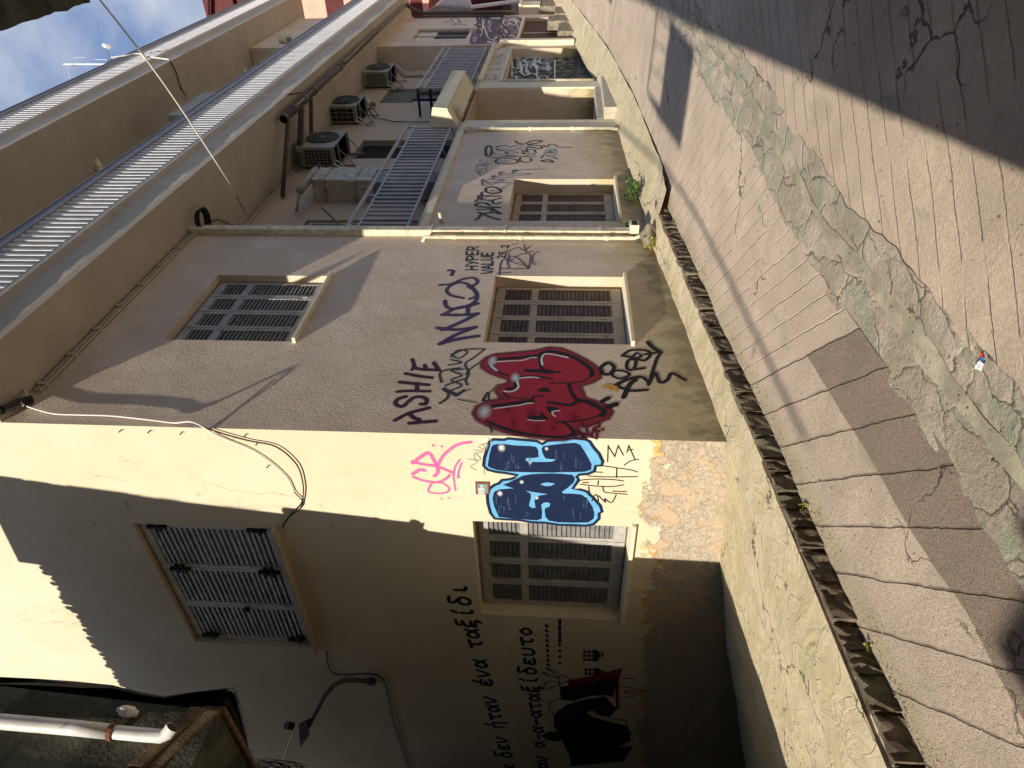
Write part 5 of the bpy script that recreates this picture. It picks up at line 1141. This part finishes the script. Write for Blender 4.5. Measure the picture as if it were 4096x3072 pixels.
mb = MB(); mb.prism([at(X, Y, 32.6) for X, Y in [(1690, 62), (1738, 22), (1800, 26), (1865, 30), (1890, 34), (1885, 60)]], (0, .3, 0)); mb.build('underside', M['grey_metal'], aw)
mb = MB(); mb.tube([at(1885, 28, 31.5), at(2040, 8, 31.5), at(2160, -8, 31.5)], .07, 8); tag(mb.build('pipe', M['pipe_white']), 'slanting white pole in front of the far awning', 'pole')
mb = MB(); a = at(2082, 66, 29.3); b = at(2160, 20, 29.3); mb.box((a.x, 29.3, a.z), (b.x, 30.2, b.z)); mb.box((a.x-.04, 29.26, a.z-.05), (b.x+.05, 30.24, a.z+.06))
tag(mb.build('meter_box', M['cream_trim'], bevel=.02), 'cream metal cabinet standing on the stone block at the far end', 'cabinet')
mb = MB(); a = at(2162, 78, 29.2); b = at(2255, 22, 29.2); mb.box((a.x, 29.15, b.z-.5), (b.x, 30.6, a.z)); tag(mb.build('stone_plinth', M['soil'], bevel=.04), 'rough stone block under the cream cabinet', 'plinth')
# parked scooter glimpsed at the very end
e = empty('parked_scooter', tuple(at(2235, 8, 34)), 'dark parked scooter glimpsed beside the stone block', 'scooter')
c = at(2225, 6, 34)
for dx in (-.5, .75):
    mb = MB(); mb.tube([(c.x+dx+.28*math.cos(a), 34, c.z+.28*math.sin(a)) for a in frange(0, 6.283, 18)], .07, 8); mb.build('wheel', M['black'], e)
mb = MB(); mb.hexa([(c.x-.6, 33.85, c.z+.15), (c.x+.5, 33.85, c.z+.15), (c.x+.5, 34.15, c.z+.15), (c.x-.6, 34.15, c.z+.15), (c.x-.55, 33.88, c.z+.6), (c.x+.1, 33.88, c.z+.5), (c.x+.1, 34.12, c.z+.5), (c.x-.55, 34.12, c.z+.6)]); mb.build('body', M['grey_metal'], e, bevel=.05)
mb = MB(); mb.tube([(c.x+.75, 34, c.z+.1), (c.x+.55, 34, c.z+.95), (c.x+.45, 33.75, c.z+1.0)], .035, 8); mb.build('handlebar', M['black'], e)
# masonry steps by the far block
mb = MB()
for k, (ya, yb_, h, dd) in enumerate(((23.9, 25.2, .45, .25), (25.3, 26.2, .62, .3), (26.3, 27.6, .30, .35))):
    z = base(ya); mb.box((XW+.002, ya, z-.3), (XW+dd, yb_, z+h))
tag(mb.build('masonry_step', M['soil'], bevel=.03), 'rough plastered step blocks at the foot of the far block', 'step')

# ================================================================== SMALL THINGS
# roof aerials
p = [hit(X, Y, 0, -4.05) for X, Y in ((255, 257), (430, 258))]
mb = MB(); mb.tube([p[1]+Vector((0, 0, -.6)), p[0]], .022, 8); mb.tube([hit(268, 262, 0, -4.05), hit(285, 322, 0, -4.05)], .010, 5)
mb.tube([hit(295, 232, 0, -4.05), hit(340, 229, 0, -4.05)], .006, 4); mb.tube([hit(380, 237, 0, -4.05), hit(430, 240, 0, -4.05)], .006, 4)
tag(mb.build('aerial_mast', M['rail']), 'thin metal mast standing above the topmost railing', 'aerial')
e = empty('security_camera', tuple(hit(443, 242, 0, -4.02)), 'small white camera on a thin stalk above the topmost railing', 'camera')
mb = MB(); mb.tube([hit(445, 245, 0, -4.02), hit(422, 190, 0, -4.02)], .014, 6); mb.tube([hit(425, 247, 0, -4.02), hit(450, 238, 0, -4.02)], .012, 5); mb.build('stalk', M['grey_metal'], e)
mb = MB(); mb.tube([hit(417, 181, 0, -4.05), hit(433, 187, 0, -3.95)], .062, 12); mb.build('camera_body', M['pipe_white'], e)
# enamel house number
q = hit(1930, 1953, 1, YW); e = empty('house_number_plate', (q.x, q.y, q.z), 'small rusty enamel plate numbered 88a left of the blue lettering', 'number plate')
c_ = [hit(X, Y, 1, YW-.012) for X, Y in ((1903, 1977), (1901, 1928), (1958, 1929), (1958, 1978))]
mb = MB(); mb.prism(c_, (0, .010, 0)); pl = mb.build('plate', M['rusty'], e)
mb = MB(); cc = sum((Vector(v) for v in c_), Vector())/4; mb.prism([cc+(Vector(v)-cc)*.74+Vector((0, -.003, 0)) for v in c_], (0, .002, 0)); M['enamel'] = simple('faded_blue_enamel', (.20, .30, .34), .4, var=.3, scale=40, dirt=(.55, .5, .4)); mb.build('enamel', M['enamel'], e)
g = Paint('E'); g.d = .0165; g.text('88', (1937, 1972), (1937, 1946), .06, .013, jitter=0); g.text('α', (1934, 1946), (1934, 1934), .05, .008, jitter=0)
o = g.mb.build('number', M['p_white'], e)
# broken pipe stub, nails on the end wall
mb = MB(); q = hit(1768, 890, 0, XW); mb.tube([(XW, q.y, q.z), (XW+.16, q.y+.02, q.z+.03)], .03, 10); tag(mb.build('pipe_stub', M['pipe_cream'], smooth=True), 'short broken pipe stub poking from the wall under the near railing', 'pipe stub')
nails = []
for i, (X, Y) in enumerate(((487, 1718), (602, 1721), (730, 1727), (986, 1735), (1032, 1770), (1076, 1860))):
    q = hit(X, Y, 1, YW)
    if not nails: mb = MB(); mb.tube([(0, 0, 0), (.0, -.04, .006), (0.0, -.045, .012)], .007, 6); o = mb.build('nail', M['iron'])
    else: o = nails[0].copy(); COL.objects.link(o)
    o.location = (q.x, q.y, q.z); nails.append(o)
    tag(o, 'dark nail in the sunlit end wall near the corner', 'nail', 'nails in the end wall')
mb = MB(); q = hit(2945, 1300, 0, XW)
# foot of the square pipe: hopper, mortar lump, weeds
a = (XW+.16, 9.92, base(9.9)+.18)
mb = MB(); mb.box((a[0]-.09, a[1]-.095, a[2]), (a[0]+.06, a[1]+.095, a[2]+.13)); o = mb.build('drain_hopper', M['cream_trim']); tag(o, 'small cream drain box under the square drainpipe', 'drain')
mb = MB(); mb.box((a[0]+.058, a[1]-.075, a[2]+.025), (a[0]+.064, a[1]+.075, a[2]+.105)); mb.build('opening', M['black'], o)  # black plate imitates the shade inside the box
mb = MB(); bmh = bmesh.new(); bmesh.ops.create_icosphere(bmh, subdivisions=3, radius=.17)
for v in bmh.verts: v.co *= 1+.18*math.sin(9*v.co.x*3+2)+.12*math.sin(31*v.co.y)+.1*math.sin(27*v.co.z); v.co.z *= .75
me = bpy.data.meshes.new('rubble'); bmh.to_mesh(me); me.materials.append(M['soil']); o = bpy.data.objects.new('mortar_lump', me); COL.objects.link(o); o.location = (XW+.14, 9.62, base(9.6)+.06); tag(o, 'lump of rough mortar at the foot of the cream pipes', 'mortar lump')
def weed(loc, n, r, h, label, mat='green_leaf', group='weeds growing at the wall foot', leaf=.03, lean=(0, 0)):
    e = empty('weed', loc, label, 'plant', group); rr = random.Random(int(loc[1]*100)); ms = MB(); ml = MB()
    for i in range(n):
        a = rr.uniform(0, 6.28); d = r*math.sqrt(rr.random()); tip = Vector((loc[0]+d*math.cos(a)*.6+lean[0]*rr.random(), loc[1]+d*math.sin(a)+lean[1]*rr.random(), loc[2]+h*rr.uniform(.3, 1)))
        b = Vector(loc)+Vector((d*.2*math.cos(a), d*.2*math.sin(a), 0)); ms.tube([b, (b+tip)/2+Vector((0, 0, .02)), tip], .0025, 4, cap=False)
        for k in range(rr.randint(5, 9)):
            c = b+(tip-b)*rr.uniform(.35, 1.05)+Vector([rr.uniform(-.035, .035) for _ in range(3)]); s = leaf*rr.uniform(.6, 1.3)
            u = Vector([rr.uniform(-1, 1) for _ in range(3)]).normalized(); w = u.cross(Vector([rr.uniform(-1, 1) for _ in range(3)])).normalized()
            ml.v += [tuple(c-u*s), tuple(c-u*s*.3+w*s*.6), tuple(c+u*s*.5+w*s*.45), tuple(c+u*s), tuple(c+u*s*.5-w*s*.45), tuple(c-u*s*.3-w*s*.6)]; q = len(ml.v)-6; ml.f.append(tuple(q+j for j in range(6)))
    ms.build('stem', M['green_leaf'], e); ml.build('leaves', M[mat], e)
q = hitg(2560, 830, -.03); weed((XW+.20, q.y, base(q.y)+.0), 34, .30, .24, 'bushy green weed at the foot of the wall beside the drain box', leaf=.026)
weed((XW+.05, 10.15, base(10)+.25), 8, .12, .12, 'small pale weed above the drain box', leaf=.026)
weed((XW+.12, 9.45, base(9.45)+.02), 10, .14, .12, 'small yellowish weed below the cream pipes', mat='yellow_leaf')
for i, (X, Y, lb) in enumerate(((3205, 2065, 'tiny yellow weed at the kerb joint nearest the long grass blade'), (3478, 2600, 'tiny yellow weed at the kerb joint nearest the viewer'), (2700, 850, 'tiny dry weed where the dark kerb begins'))):
    q = hitg(X, Y, -.2); weed((KX+.05, q.y, z_lane(KX+.05, q.y)), 5, .05, .05, lb, mat='yellow_leaf', group='tiny weeds in the kerb joint', leaf=.014)
# litter
q = hitg(3945, 1445, -.30); e = empty('litter', (q.x, q.y, q.z), 'crumpled white, blue and red wrapper lying on the right half of the lane', 'litter')
M['blue'] = simple('blue_foil', (.02, .16, .50), .4, bump=0); M['red'] = simple('red_foil', (.65, .05, .05), .4, bump=0); M['paper'] = simple('dirty_white_paper', (.7, .7, .7), .6, var=.3, scale=30)
def crumple(cx, cy, s, name, mat, seed):
    rr = random.Random(seed); mb = MB(); gd_ = {}
    for j in range(6):
        for i in range(6): mb.v.append((q.x+cx+(i-2.5)*s/5+rr.uniform(-.1, .1)*s, q.y+cy+(j-2.5)*s/5+rr.uniform(-.1, .1)*s, q.z+.012+rr.uniform(0, .35)*s))
    for j in range(5):
        for i in range(5): a = j*6+i; mb.f.append((a, a+1, a+7, a+6))
    mb.build(name, M[mat], e)
crumple(-.03, 0, .05, 'white_part', 'paper', 1); crumple(.0, .012, .03, 'blue_part', 'blue', 2); crumple(.015, .028, .024, 'red_part', 'red', 3)
# loose stones and holes along the gutter

# grit, small stones and dead leaves gathered along the kerb foot and the gutter
rr = random.Random(11); mb = MB()
def stone(x, y, z, s):
    n = len(mb.v)
    for k in range(6):
        d = [(1, 0, 0), (-1, 0, 0), (0, 1, 0), (0, -1, 0), (0, 0, 1), (0, 0, -1)][k]; f = s*rr.uniform(.6, 1.2)
        mb.v.append((x+d[0]*f+rr.uniform(-.2, .2)*s, y+d[1]*f+rr.uniform(-.2, .2)*s, z+d[2]*f*.6))
    for a, b, c in ((0, 2, 4), (2, 1, 4), (1, 3, 4), (3, 0, 4), (2, 0, 5), (1, 2, 5), (3, 1, 5), (0, 3, 5)): mb.f.append((n+a, n+b, n+c))
for k in range(2600):
    y = 1.6+13*rr.random()**1.5
    if k % 2: x = KX+.05+abs(rr.gauss(0, .10)); z = z_lane(x, y)
    elif k % 4: x = drain_x(y)+rr.gauss(0, .22); z = base(y)-.31
    else: x = rr.uniform(-4.2, -1.0); z = z_lane(x, y)
    stone(x, y, z+.004, rr.uniform(.003, .010)*(1.5 if rr.random() < .08 else 1))
for k in range(500):
    y = rr.uniform(5.4, 12) if k % 3 else rr.uniform(2, 5.2); x = -4.66+abs(rr.gauss(0, .06)) if y > 5.3 else rr.uniform(-6.5, -4.4)
    stone(x, y, z_walk(x, y)+.004, rr.uniform(.003, .010))
M['grit'] = simple('loose_grit', (.30, .24, .17), .95, var=.6, scale=30, bump=0)
tag(mb.build('grit', M['grit']), kind='stuff')
